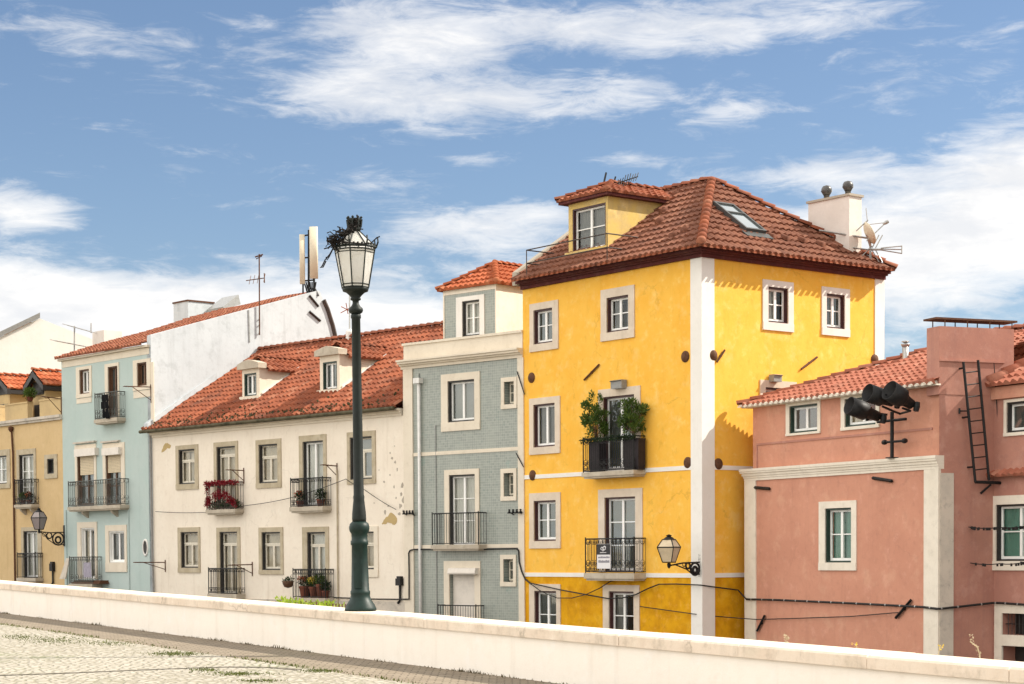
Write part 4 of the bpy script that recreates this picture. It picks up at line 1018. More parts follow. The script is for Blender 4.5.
# attic parapet, set back a little, with openings in front of the dormers
a1 = SF.hit(26.5, 405)[0]; a2 = SF.hit(38.5, 405)[0]; a3 = SF.hit(-1, 405)[0]; a4 = SF.hit(4, 405)[0]
mb = MB(); 
for x0, x1 in ((0, a3), (a4, a1), (a2, Wm)): mb.box(x0, x1, .05, .3, zml + .121, zmp); mb.box(x0 - .02, x1 + .02, .02, .33, zmp + .001, zmp + .07)
mb.build('attic_parapet', M['attic'], S)
def attic_dormer(px0, px1, apex, eav, yend_px):
    y = .6; F = Face(S, 0, y, 0); x0 = F.hit(px0, 390)[0]; x1 = F.hit(px1, 390)[0]; xc = (x0 + x1) / 2
    zt = F.hit((px0 + px1) / 2, eav)[1]; za = F.hit((px0 + px1) / 2, apex)[1]
    mb = MB(); mb.prism([(x0, y, zml), (x1, y, zml), (x1, y, zt), (xc, y, za - .12), (x0, y, zt)], (0, .18, 0)); mb.box(x1 - .1, x1, y + .18, 4.4, zml, zt); mb.box(x0, x0 + .1, y + .18, 4.4, zml, zt)
    d_ = mb.build('dormer', M['attic'], S)
    wa, wb = F.hit(px0 + 1.5, 390)[0], F.hit(px1 - .8, 390)[0]
    zw0, zw1 = F.hit((px0 + px1) / 2, 393.5)[1], F.hit((px0 + px1) / 2, 382.5)[1]
    mb = MB(); mb.box(wa, wb, y - .03, y + .0, zw0, zw1); mb.box(wa, wb, y - .05, y - .03, zw0 - .06, zw0); 
    for k in range(9): z = zw0 + (zw1 - zw0) * (k + .5) / 9; mb.box(wa + .03, wb - .03, y - .05, y - .03, z, z + .05)
    mb.build('shutter', M['darkframe'], d_)
    mb = MB(); mb.box(wa + .02, wb - .1, y - .02, y + .0, zml + .15, zw0 - .5); mb.build('lower_opening', M['darkframe'], d_)
    ov = .34
    mb = MB()
    for sg in (-1, 1):
        xe = xc + sg * ((x1 - x0) / 2 + ov); ze_ = zt - ov * (za - zt) / ((x1 - x0) / 2)
        mb.prism([(xc, y - .3, za), (xc, y - .3, za - .26), (xe, y - .3, ze_ - .26), (xe, y - .3, ze_)], (0, .16, 0))
        mb.prism([(xe, y - .14, ze_ - .22), (xe - sg * .5, y - .14, ze_ - .22), (xe - sg * .5, y - .14, ze_ - .05), (xe, y - .14, ze_ - .05)], (0, 4.4, 0))
    mb.build('bargeboard', M['darkframe'], d_)
    mb = MB(); rp = dict(tw=.25, ch=.38, amp=.045, th=.035); e0 = zt - ov * (za - zt) / ((x1 - x0) / 2) + .02; h = (x1 - x0) / 2 + ov
    roofpoly(mb, [(xc + h, y - .3, e0), (xc + h, 4.6, e0), (xc, 4.6, za + .02), (xc, y - .3, za + .02)], **rp); roofpoly(mb, [(xc - h, 4.6, e0), (xc - h, y - .3, e0), (xc, y - .3, za + .02), (xc, 4.6, za + .02)], **rp)
    caps(mb, (xc, y - .3, za + .06), (xc, 4.6, za + .06), .11, .38)
    mb.build('dormer_roof', M['tile_bright'], d_)
attic_dormer(32.6, 45.2, 371.5, 381, 60)
attic_dormer(-4, 9.6, 376, 385.5, 28)
mb = MB(); zq = zfor(S, Wm - 2, 4.5, 376); mb.poly([(0, .6, zml), (Wm, .6, zml), (Wm, 4.5, zq), (0, 4.5, zq)]); mb.poly([(0, 4.5, zml), (0, 4.5, zq), (Wm, 4.5, zq), (Wm, 4.5, zml)]); mb.build('attic_wall', M['attic'], S)
b12, i12 = balcony(S, SF, (13.9, 39.4, 504.3, 507), 479.3, .4, 'curls', 'iron', 'slab', brackets=True)
b13, i13 = balcony(S, SF, (16.4, 43.6, 578, 581), 553.2, .4, 'frieze', 'iron', 'slab')
mb = MB(SF.F); a, b = SF.hit(12.9, 431); mb.tube([(a, -.07, b), (a + .1, -.07, b - 1), (a + .12, -.07, -.9)], .045, 7); mb.lathe([(.05, 0), (.12, .12), (.12, .22), (.03, .26)], (a, -.1, b - .05), 10); mb.build('downpipe', M['rust'], S)

# ------------------------------------------------------------------ far white house behind
FD = Vector((.90, .43)); P0 = at(-60, 450, 104)
Z = Root('far_house', 'large plain white gabled house standing behind the mustard house', 'house', (P0.x, P0.y, CZ - 1.0), rootrz(FD))
ZF = Face(Z, 0, 0, 0); pts = [ZF.hit(*p) for p in ((0, 337.5), (39.5, 318.3), (97, 340))]
s0 = ZF.hit(-60, 366)
mb = MB(ZF.F); mb.prism([(s0[0], 0, -1), (pts[2][0] + 3, 0, -1), (pts[2][0] + 3, 0, pts[2][1] - 1.1), (pts[1][0], 0, pts[1][1]), (s0[0], 0, s0[1])], (0, 7, 0)); mb.build('wall', M['white_lime'], Z)
e = (pts[1][1] - s0[1]) / (pts[1][0] - s0[0])
mb = MB(ZF.F); mb.prism([(s0[0], -.15, s0[1] + .02), (pts[1][0], -.15, pts[1][1] + .02), (pts[1][0], -.15, pts[1][1] + .3), (s0[0], -.15, s0[1] + .3)], (0, .5, 0)); mb.build('verge', M['box_grey'], Z)
mb = MB(); roofpoly(mb, [(s0[0] - 3, 7, s0[1] - 3 * e - .15), (s0[0] - 3, .35, s0[1] - 3 * e - .15), (pts[1][0] - .3, .35, pts[1][1] - .25), (pts[1][0] - .3, 7, pts[1][1] - .25)], tw=.3, ch=.45); mb.build('roof', M['tile_far'], Z)
# ------------------------------------------------------------------ pink house
rdp = -vpdir(-547); rdp2 = Vector((rdp.x, rdp.y)); PP = at(746, 560, 56.5); LP = Vector((PP.x, PP.y)); Wp = line_px(LP, rdp2, 939, 540)
P_ = Root('pink_house', 'salmon pink house with cream trim and a red tiled roof at the right', 'house', (LP.x, LP.y, CZ - 4.2), rootrz(rdp2))
bkp = Vector((-rdp2.y, rdp2.x))
PF = Face(P_, 0, 0, 0)
sd = vpdir(5500); sd2 = Vector((sd.x, sd.y)); ls = (P_.Mi.to_3x3() @ Vector((sd2.x, sd2.y, 0))); angS = math.atan2(ls.y, ls.x)
PR = Face(P_, Wp, 0, angS)
cpt = P_.M @ Vector((Wp, 0, 0)); tin = line_px(Vector((cpt.x, cpt.y)), sd2, 994, 520)
inn = PR.F @ Vector((tin, 0, 0))
WF = Face(P_, inn.x, inn.y, 0)                       # wing, parallel to the front
holes = []; pk = dict(frame='greenframe', smat='pink_trim')
window(P_, PF, holes, (825.8, 852, 508, 562.5), (819.6, 857, 501, 570.4), rows=2, curtain=('teal_curtain', 'full'), ft=.07, **pk)
zt0 = PF.hit(843, 475)[1]; zt1 = PF.hit(842, 461.5, -.3)[1]
mb = MB(); facade(mb, PF, 0, Wp, -.8, zt0 + .02, holes, .24); wallP = mb.build('wall', M['pink'], P_)
mb = MB(); mb.poly([(0, 0, -.8), (0, 0, zt1), (0, 9, zt1), (0, 9, -.8)]); mb.build('rear_wall', M['pink'], P_)
# cornice of the lower storey with a flat top
mb = MB(); hc = zt1 - zt0
for p, a, b in ((.04, 0, .22), (.06, .22, .4), (.09, .4, .62), (.13, .62, .78), (.15, .78, 1)): mb.box(-p, Wp + .02, -p, .5, zt0 + hc * a + .001, zt0 + hc * b)
mb.build('cornice', M['pink_trim'], P_)
qa = PF.hit(756.5, 560)[0]; qb = PF.hit(924.6, 560)[0]; qc = PR.hit(953, 560)[0]
mb = MB(); mb.box(-.03, qa, -.035, .05, -.8, zt0); mb.build('corner_strip', M['pink_trim'], P_)
mb = MB(); mb.box(qb, Wp + .01, -.035, .05, -.8, zt0); mb.build('corner_strip', M['pink_trim'], P_)
mb = MB(PR.F); mb.box(.02, qc, -.03, .05, -.8, PR.hit(945, 473)[1]); mb.build('corner_strip', M['stained'], P_)
# upper block
du = .14; UF = Face(P_, 0, du, 0); ux0 = UF.hit(753, 430)[0]; ux1 = Wp - .02
hu = []
window(P_, UF, hu, (790, 818.2, 404.8, 432.3), (786.6, 821, 399.3, 434.6), rows=1, ft=.07, curtain=None, **pk)
window(P_, UF, hu, (845.4, 876.5, 397.5, 425.8), (841.6, 880, 392, 429), rows=1, ft=.07, curtain=('curtain', 'half'), **pk)
oe = .30; zpe = UF.hit(842, 393.5, -oe)[1]; zuw = zpe - .05
mb = MB(); facade(mb, UF, ux0, ux1, zt1 - .05, zuw, hu, .22); mb.poly([(ux0, du, zt1 - .05), (ux0, du, zuw), (ux0, 7, zuw), (ux0, 7, zt1 - .05)])
mb.build('upper_wall', M['pink'], P_)
# shallow sunk panel line under the windows
a0 = UF.hit(757, 450)[0]; a1_ = UF.hit(933, 430)[0]; zq = UF.hit(845, 436.5)[1]
mb = MB(); mb.box(a0, a1_, du - .025, du + .01, zq - .03, zq + .03); mb.box(a0, a0 + .05, du - .024, du + .01, zt1, zq - .031); mb.build('panel_moulding', M['pink_shaded'], P_)
# roof
zpc = zfor(P_, 0, 0, 400)
kp = math.tan(math.radians(20)); xl = ux0 - .3; yl = du - oe; dd = 5.0
xr = UF.hit(944, 400)[0] + .0
tkp = dict(tw=.25, ch=.38, amp=.075, th=.042)
mb = MB(); roofpoly(mb, [(xl, yl, zpe), (xr, yl, zpe), (xr, yl + dd, zpe + kp * dd), (xl + dd, yl + dd, zpe + kp * dd)], **tkp)
roofpoly(mb, [(xl, yl + 2 * dd, zpe), (xl, yl, zpe), (xl + dd, yl + dd, zpe + kp * dd)], **tkp)
roofpoly(mb, [(xr, yl + 2 * dd, zpe), (xl, yl + 2 * dd, zpe), (xl + dd, yl + dd, zpe + kp * dd), (xr, yl + dd, zpe + kp * dd)], **dict(tkp, ns=4))
roofP = mb.build('roof', M['tile_pink'], P_)
mb = MB(); caps(mb, (xl, yl, zpe + .04), (xl + dd, yl + dd, zpe + kp * dd + .04), .12, .40); caps(mb, (xl + dd, yl + dd, zpe + kp * dd + .04), (xr, yl + dd, zpe + kp * dd + .04), .12, .4); mb.build('ridge_tiles', M['tile_pink'], roofP)
mb = MB(); eave_row(mb, (xl, yl, zpe - .01), (xr, yl, zpe - .01), drop=.02); mb.build('eave_tiles', M['pink_trim'], roofP)
mb = MB(); mb.box(xl + .06, xr, yl + .05, du + .3, zuw - .02, zpe - .03); mb.build('eave_board', M['pink_trim'], roofP)
# side wall and the broad chimney
zsw = PR.hit(960, 362)[1]
mb = MB(PR.F); mb.poly([(0, 0, -.8), (tin + .3, 0, -.8), (tin + .3, 0, zsw), (0, 0, zsw)]); mb.poly([(tin + .3, 0, 3.0), (tin + 3.4, 0, 3.0), (tin + 3.4, 0, zsw), (tin + .3, 0, zsw)]); mb.build('side_wall', M['pink_shaded'], P_)
cL = PF.hit(925, 360, .0)[0]; cB = PR.hit(1014, 345)[0]; zct = PR.hit(950, 326.5)[1]; zcb = zpe - .3
pb = PR.F @ Vector((cB, 0, 0)); p0 = Vector((Wp + .0, 0)); p1 = Vector((pb.x, pb.y)); pl = Vector((cL, du * .4)); p2 = p1 + (pl - p0)
mb = MB(); mb.prism([(p0.x + .01, p0.y - .012, zcb), (p1.x + .01, p1.y - .012, zcb), (p2.x, p2.y, zcb), (pl.x, pl.y, zcb)], (0, 0, zct - zcb)); chP = mb.build('chimney', M['pink_shaded'], P_)
mb = MB(); A, B, Cc, Dd = Vector((p0.x, p0.y)), p1, p2, pl; cen = (A + B + Cc + Dd) / 4
zs = PR.hit(960, 320)[1]
mb.prism([(cen.x + (q.x - cen.x) * 1.02, cen.y + (q.y - cen.y) * 1.10, zs) for q in (A, B, Cc, Dd)], (0, 0, .05))
for t in (.05, .35, .65, .95):
    for u, v in ((A, B), (Dd, Cc)):
        q = u + (v - u) * t + (cen - u).normalized() * .06; mb.bar((q.x, q.y, zct - .02), (q.x, q.y, zs + .01), .02)
mb.build('chimney_cover', M['rust'], chP)
z_ = PR.hit(960, 361)[1]; mb = MB(PR.F); mb.box(-.02, cB - .3, -.05, .0, z_ - .02, z_ + .02); mb.build('wall_pipe', M['pink_shaded'], P_)
# stove pipe on the ridge
q = P_.Mi @ at(905.5, 360, 50.0); F = Face(P_, 0, yl + 3.2, 0); sx, sz = F.hit(905.5, 358); sx, sz2 = F.hit(905.5, 344)
mb = MB(); mb.smooth = True; mb.lathe([(.09, sz - .5), (.09, sz2)], (sx, yl + 3.2, 0), 10); mb.lathe([(.10, sz2 - .08), (.13, sz2 - .02), (.13, sz2 + .0), (.05, sz2 + .0)], (sx, yl + 3.2, 0), 10); mb.lathe([(.04, sz2 + .02), (.12, sz2 + .07), (.03, sz2 + .10)], (sx, yl + 3.2, 0), 10); mb.build('stove_pipe', M['zinc'], P_)
# wing
hw = []
window(P_, WF, hw, (1007.2, 1040, 401, 431.6), (1004.5, 1043, 398, 435), rows=1, ft=.08, frame='darkframe', smat='pink_trim')
window(P_, WF, hw, (996.5, 1040, 504, 561), (991.8, 1047, 495, 570.4), rows=2, ft=.09, frame='darkframe', smat='pink_trim', curtain=('teal_curtain', 'full'))
op1 = WF.rect(1002.8, 1060, 614, 635.8); op2 = WF.rect(1002, 1060, 647, 720); hw += [op1, op2]
zwe2 = WF.hit(1005, 383.5, -.25)[1]
mb = MB(); facade(mb, WF, 0, 6.5, -.8, zwe2 - .05, hw, .5); mb.build('wing_wall', M['pink_shaded'], P_)
mb = MB(WF.F); su = WF.rect(995.2, 1075, 605, 720)
mb.box(su[0], su[1], -.04, .02, op1[3], su[3]); mb.box(op1[0], op1[1], -.04, .02, op2[3], op1[2]); mb.box(su[0], op1[0] - .002, -.04, .02, -.8, op1[3]); mb.build('doorway_surround', M['pink_trim'], P_)
mb = MB(WF.F); mb.box(op1[0], op1[1], .45, .5, op1[2], op1[3]); mb.box(op2[0], op2[1], .45, .5, -.8, op2[3])
for k in range(14): mb.bar((op1[0] + .1 + .13 * k, .1, op1[2]), (op1[0] + .1 + .13 * k, .1, op1[3]), .012)
mb.bar((op1[0], .1, (op1[2] + op1[3]) / 2), (op1[1], .1, (op1[2] + op1[3]) / 2), .012); mb.build('doorway', M['darkframe'], P_)
o_ = WF.F
mb = MB(); kk = math.tan(math.radians(24)); x0 = inn.x - .25; y0 = inn.y - .28
roofpoly(mb, [(x0, y0, zwe2), (x0 + 6.9, y0, zwe2), (x0 + 6.9, y0 + 3.6, zwe2 + kk * 3.6), (x0, y0 + 3.6, zwe2 + kk * 3.6)], **tkp); rw = mb.build('wing_roof', M['tile_pink'], P_)
mb = MB(); caps(mb, (x0 + .35, y0 + .1, zwe2 + .08), (x0 + .35, y0 + 3.4, zwe2 + kk * 3.3 + .08), .20, .5); mb.build('ridge_tiles', M['tile_pink'], rw)
mb = MB(); xe = inn.x + 6.5; yb2 = y0 + 3.55; zt2 = zwe2 + kk * 3.55 - .06
mb.poly([(xe, inn.y, -.8), (xe, inn.y, zwe2), (xe, yb2, zt2), (xe, yb2, -.8)]); mb.poly([(xe, yb2, -.8), (xe, yb2, zt2), (inn.x, yb2, zt2), (inn.x, yb2, -.8)]); mb.build('wing_end_wall', M['pink_shaded'], P_)
a, b, c, d = WF.rect(995, 1060, 384, 396, -.1); mb = MB(WF.F); mb.box(.0, 6, -.12, .0, c, zwe2 - .051); mb.build('eave_board', M['pink'], rw)
# little tiled hood between the two wing windows
zh = WF.hit(1008, 475, -.2)[1]
mb = MB(); roofpoly(mb, [(inn.x - .05, inn.y - .25, zh), (inn.x + 6, inn.y - .25, zh), (inn.x + 6, inn.y - .0, zh + .16), (inn.x - .05, inn.y - .0, zh + .16)], tw=.22, ch=.3, amp=.05, th=.03); mb.build('tile_hood', M['tile_pink'], P_)
for F, lst in ((PF, (((754.7, 487.5), (769.5, 488.8)), ((872.6, 478), (892, 481)), ((757, 631), (764.6, 615.6)), ((895.6, 618), (911, 600)))),):
    for p, q in lst:
        (a, b), (c, d) = F.hit(*p, -.06), F.hit(*q, -.06); mb = MB(F.F); mb.tube([(a, -.06, b), (c, -.06, d)], .045, 4); mb.bar(((a + c) / 2, 0.02, (b + d) / 2), ((a + c) / 2, -.08, (b + d) / 2), .04); mb.build('anchor_bar', M['iron'], P_)
# ------------------------------------------------------------------ the street behind the parapet
L3 = lambda p, z: Vector((p.x, p.y, z))
far = [(LM, -1.45), (LC, -1.45), (LW, -1.9), (LG, -3.2), (LY, -3.95), (PK2, -4.15), (LP, -4.15), (LP + rdp2 * Wp, -4.2), (LP + rdp2 * (Wp + 12), -4.25)]
tn = [60, 44, 36, 24, 18, 12, 6, 0, -12]
mb = MB()
for i in range(len(far) - 1):
    (p, za), (q, zb) = far[i], far[i + 1]; n0, n1 = wp(tn[i], -.5), wp(tn[i + 1], -.5)
    d = Vector((.75, .66))
    P0, P1 = L3(p, CZ + za), L3(q, CZ + zb); N0, N1 = Vector((n0.x, n0.y, CZ + za - .6)), Vector((n1.x, n1.y, CZ + zb - .6))
    mb.poly([N0, N1, P1, P0]); e0, e1 = p + d * 16, q + d * 16
    mb.poly([P0, P1, L3(e1, CZ + zb - .05), L3(e0, CZ + za - .05)])
mb.build('street', M['asphalt'], kind='structure')

# ------------------------------------------------------------------ street lamp on the parapet
tl = bis(lambda t: proj(wp(t, -.28, .625))[0] - 360.6, 5, 25)
base = wp(tl, -.28, .627); K = base.y / FPX * .9915; YB = proj(base)[1]
LT = Root('street_lamp', 'tall dark green cast iron street lamp with octagonal lantern standing on the parapet', 'street lamp', base, 0)
LT.M = LT.M @ Matrix.Rotation(-.007, 4, 'Y'); LT.o.matrix_world = LT.M
hh = lambda y: (YB - y) * K
def prof(lst): return [(r * K, hh(y)) for y, r in lst]
def lpart(nm, lst, mat, n=28, sm=True, par=LT):
    mb = MB(); mb.smooth = sm; mb.lathe(prof(lst), n=n); return mb.build(nm, M[mat], par)
ped = lpart('pedestal', [(YB, 16), (609, 16.2), (607.6, 15.6), (605, 14.6), (602, 12.4), (598, 10.4), (595, 9.6), (593.5, 10), (591, 10), (590, 9.1), (560, 8.2), (545, 8.0), (544, 8.9), (540.5, 8.9), (539.5, 8.0), (533, 8.2), (531, 9.7), (528.5, 10.3), (526, 10.3), (523, 9.4), (521, 7.2)], 'lampgreen')
mb = MB(); a = hh(588); b = hh(563)
for k in range(7):
    an = math.radians(236 + 7 * k); an2 = math.radians(236 + 7 * (k + 1)); r0, r1 = 8.6 * K, 9.9 * K
    mb.add([(r * math.cos(t), r * math.sin(t), z) for r in (r0, r1) for t in (an, an2) for z in (a, b)], [(0, 1, 3, 2), (4, 6, 7, 5), (0, 4, 5, 1), (2, 3, 7, 6), (0, 2, 6, 4), (1, 5, 7, 3)])
mb.build('access_door', M['lampgreen'], ped)
lpart('pole', [(521.5, 6.9), (518, 7.2), (513, 7.0), (505, 6.2), (499, 5.5), (496, 5.8), (494, 5.2), (440, 4.95), (380, 4.7), (318, 4.4), (317, 5.1), (314, 5.1), (313, 4.2)], 'lampdark')
lpart('collar', [(313, 4.6), (311.5, 6.6), (309.5, 7.4), (307.5, 7.0), (305, 4.4), (302.5, 3.2), (300, 3.2), (299, 5.2), (297.5, 5.2), (296.5, 4.6), (294, 6.8), (291.5, 9.6), (290.5, 12.6), (288, 13.4), (287, 12.8)], 'lampdark')
OA = math.radians(36)
oc = lambda r, y, k: Vector((r * K * math.cos(OA + k * PI / 4), r * K * math.sin(OA + k * PI / 4), hh(y)))
mb = MB()
for k in range(8): mb.poly([oc(13.2, 287.4, k), oc(13.2, 287.4, k + 1), oc(20.2, 249, k + 1), oc(20.2, 249, k)])
glass = mb.build('lantern_glass', M['milk'], LT)
mb = MB()
for k in range(8):
    mb.bar(oc(13.5, 287.4, k), oc(20.8, 247.5, k), .010, 5)
    for r, y, t in ((13.5, 287, .012), (20.4, 250, .010), (21.6, 247.3, .018), (19.8, 252.5, .007), (14.1, 284, .008)): mb.bar(oc(r, y, k), oc(r, y, k + 1), t, 5)
    mb.bar(oc(21.8, 248, k), oc(24, 242, k), .012, 4); mb.bar(oc(24, 242, k), oc(23.4, 237.5, k), .010, 4)
    mb.bar(oc(21, 246.5, k), oc(4.8, 230.5, k), .011, 5)
    mid = (oc(21.6, 247.3, k) + oc(21.6, 247.3, k + 1)) / 2
    for u in (.25, .5, .75):
        q = oc(21.6, 247.3, k) * (1 - u) + oc(21.6, 247.3, k + 1) * u; mb.bar(q, q + Vector((0, 0, .045)), .014, 4)
mb.build('lantern_frame', M['lampdark'], LT)
mb = MB()
for k in range(8): mb.poly([oc(20.8, 246.3, k), oc(20.8, 246.3, k + 1), oc(4.6, 230.6, k + 1), oc(4.6, 230.6, k)])
mb.build('lantern_roof', M['milk'], LT)
mb = MB(); mb.lathe(prof([(231, 5.2), (229.5, 6.4), (227.5, 6.6), (226.5, 5.4), (222, 6.2), (220.5, 7.2), (219, 7.4), (218, 6.2), (218.5, 2)]), n=16)
for k in range(8):
    c_ = oc(7.0, 218.5, k); mb.lathe([(0.0, 0), (.016, .008), (.02, .02), (.014, .03), (0, .038)], c_, 6); mb.bar(oc(6.4, 227, k), oc(7.4, 219, k), .016, 4)
mb.build('crown', M['lampdark'], LT)
# dark tangle of twigs caught on the lantern roof
TR = Root('twig_tangle', 'messy dark tangle of twigs and string caught on the street lamp lantern', 'twigs', base + Vector((0, 0, hh(247))), 0)
rr = random.Random(21); mb = MB()
def lpx(x, y, dep): return Vector(((x - 358.6) * K, dep, (247 - y) * K))
spine = [lpx(336, 245.5, -.18), lpx(339, 241, -.22), lpx(344, 237, -.24), lpx(349, 234, -.20), lpx(354, 230.5, -.12), lpx(356.5, 226, -.06), lpx(356, 220, -.06)]
wid = [.05, .065, .065, .06, .05, .055, .05]
for _ in range(140):
    i = rr.choice([0, 0, 1, 1, 1, 2, 2, 3, 4, 5, 6]); c_ = spine[i]; w_ = wid[i]
    p = c_ + Vector((rr.gauss(0, w_ * .5), rr.gauss(0, w_ * .7), rr.gauss(0, w_ * .33)))
    d = Vector((rr.gauss(0, 1), rr.gauss(0, 1), rr.gauss(0, .45))).normalized(); L = rr.uniform(.06, .15)
    mb.tube([p, p + d * L * .5 + Vector((rr.gauss(0, .02), rr.gauss(0, .02), rr.gauss(0, .02))), p + d * L], rr.uniform(.005, .011), 4)
for pts in (((338, 247), (333, 256), (328, 262), (325, 268), (323, 269.5), (326, 269), (329, 263)), ((336, 246), (331, 250), (327, 251)), ((337, 249), (332, 259), (330, 262), (329, 259)), ((334, 243), (330, 239), (331, 246)), ((340, 246), (352, 245.5), (366, 247), (374, 246.5), (380, 241), (383, 240))):
    mb.tube([lpx(x, y, -.27 if x < 345 else -.33) for x, y in pts], .009, 5)
mb.build('twigs', M['twig'], TR)

# ------------------------------------------------------------------ lanterns on wall brackets
def wall_lamp(F, plate, tipx, zb_px, wmax, hgt, label, glassm, name='wall_lantern'):
    s, z1 = F.hit(plate[0], plate[1]); z0 = F.hit(plate[0], plate[2])[1]
    t = bis(lambda t: proj(F.world(s, -t, (z0 + z1) / 2))[0] - tipx, .2, 3.0)
    o = F.world(s, 0, z0); R = Root(name, label, 'wall lamp', o, math.atan2(F.W[1][0], F.W[0][0]), 'old lanterns on wall brackets')
    h = z1 - z0; zl = F.hit(tipx, zb_px, -t)[1] - z0; q = .018
    mb = MB(); mb.box(-.05, .05, -.03, -.001, -.05, h + .12); mb.tube([(0, -.02, h * .75), (0, -t * .55, h * .72), (0, -t, zl - .10)], .025, 6)
    mb.ring((0, -h * .38 - .02, h * .36), h * .36, .034, (0, 1, 0), (0, 0, 1), 16, 5); mb.ring((0, -h * .38 - .02, h * .30), h * .18, .045, (0, 1, 0), (0, 0, 1), 12, 5)
    mb.ring((0, -h * .95 - .02, h * .55), h * .17, .03, (0, 1, 0), (0, 0, 1), 12, 5); mb.ring((0, -h * 1.3, h * .62), h * .11, .015, (0, 1, 0), (0, 0, 1), 10, 4)
    mb.tube([(0, -.02, .02), (0, -h * .6, .02), (0, -h * 1.1, h * .35), (0, -t * .8, h * .62), (0, -t, zl - .1)], .02, 6); mb.lathe([(.02, -.16), (.05, -.1), (.06, -.04), (.04, .0)], (0, -t, zl - .02), 8)
    br = mb.build('bracket', M['iron'], R)
    w0, w1 = wmax * .55, wmax; c = (0, -t); zm = zl + hgt * .58; zt = zl + hgt * .88
    sq = lambda w, z, k: Vector((c[0] + w * math.cos(PI / 4 + k * PI / 2 + .4) * 1.2, c[1] + w * math.sin(PI / 4 + k * PI / 2 + .4) * 1.2, z))
    mb = MB()
    for k in range(4):
        mb.poly([sq(w0, zl, k), sq(w0, zl, k + 1), sq(w1, zm, k + 1), sq(w1, zm, k)]); mb.poly([sq(w1, zm, k), sq(w1, zm, k + 1), sq(w0, zt, k + 1), sq(w0, zt, k)])
    mb.build('lantern_glass', M[glassm], R)
    mb = MB()
    for k in range(4):
        mb.bar(sq(w0, zl, k), sq(w1, zm, k), q); mb.bar(sq(w1, zm, k), sq(w0, zt, k), q)
        for w_, z in ((w0, zl), (w1, zm), (w0, zt)): mb.bar(sq(w_, z, k), sq(w_, z, k + 1), q)
    mb.lathe([(w0 * 1.1, zt), (w0 * .7, zt + hgt * .08), (.06, zt + hgt * .12), (.09, zt + hgt * .16), (.02, zt + hgt * .2)], (c[0], c[1], 0), 10)
    mb.build('lantern_frame', M['iron'], R)
wall_lamp(YF, (700.2, 558, 575), 669, 562.2, .30, .74, 'glazed lantern on scrolled black bracket at the corner of the yellow house', 'amber')
wall_lamp(SF, (64.2, 528, 545), 39.2, 529.3, .28, .85, 'dark glazed lantern on a scrolled bracket by the mustard house', 'violetglass')

# ------------------------------------------------------------------ clothesline brackets
def bracket(F, wall, low, tip, label, bars=True):
    s, z = F.hit(*wall); zl = F.hit(wall[0], low)[1]
    t = bis(lambda t: proj(F.world(s, -t, z))[0] - tip[0], .1, 3.5); zt = F.hit(tip[0], tip[1], -t)[1]
    R = Root('clothesline_bracket', label, 'clothesline bracket', F.world(s, 0, zl), math.atan2(F.W[1][0], F.W[0][0]), 'clothesline brackets on the old facades')
    h = z - zl; zt -= zl; mb = MB(); mb.tube([(0, 0, h), (0, -t, zt)], .022, 5); mb.tube([(0, 0, 0), (0, -t * .72, h + (zt - h) * .72)], .016, 5); mb.bar((0, -.015, -.1), (0, -.015, h + .1), .025)
    for f in (.55, .78, .97): mb.bar((-.16, -t * f, h + (zt - h) * f), (.16, -t * f, h + (zt - h) * f), .015)
    mb.build('arm', M['rust'], R)
bracket(CF, (151.3, 387), 400.5, (124.3, 386.3), 'rusty clothesline bracket under the top right window of the aqua house')
bracket(HF, (165.5, 562.4), 569.5, (134.5, 562.4), 'clothesline bracket low on the white house sticking out in front of the aqua house')
bracket(SF, (61.5, 399), 413, (42, 396.5), 'rusty clothesline bracket beside the attic dormer of the mustard house')
bracket(HF, (244, 470.5), 481, (227.5, 469.8), 'clothesline bracket over the balcony draped with crimson flowers')
bracket(HF, (337.2, 466), 476, (322.5, 464.8), 'clothesline bracket beside the upper balcony next to the lamp pole')
bracket(HF, (252.5, 564.5), 573.5, (229.5, 565.2), 'clothesline bracket over the plain lower balcony of the white house')
for F, p, q, lab in ((GF, (402.5, 514), (414, 514.2), 'short rail of insulators at the left edge of the tiled house'), (GF, (507.5, 513), (522.5, 513.3), 'short rail of insulators between the tiled and the yellow house')):
    (a, b), (c, d) = F.hit(*p, -.15), F.hit(*q, -.15); R = Root('insulator_rail', lab, 'insulator rail', F.world((a + c) / 2, 0, b), math.atan2(F.W[1][0], F.W[0][0]), 'insulator rails on the tiled house')
    w = (c - a) / 2; mb = MB(); mb.bar((-w, -.15, 0), (w, -.15, 0), .02); mb.bar((-w * .6, 0, -.05), (-w * .6, -.15, 0), .02); mb.bar((w * .6, 0, -.05), (w * .6, -.15, 0), .02)
    for k in range(4): mb.lathe([(.03, 0), (.045, .04), (.02, .07), (.045, .1), (0, .13)], (-w + 2 * w * (k + .5) / 4, -.15, 0), 8)
    mb.build('rail', M['iron'], R)

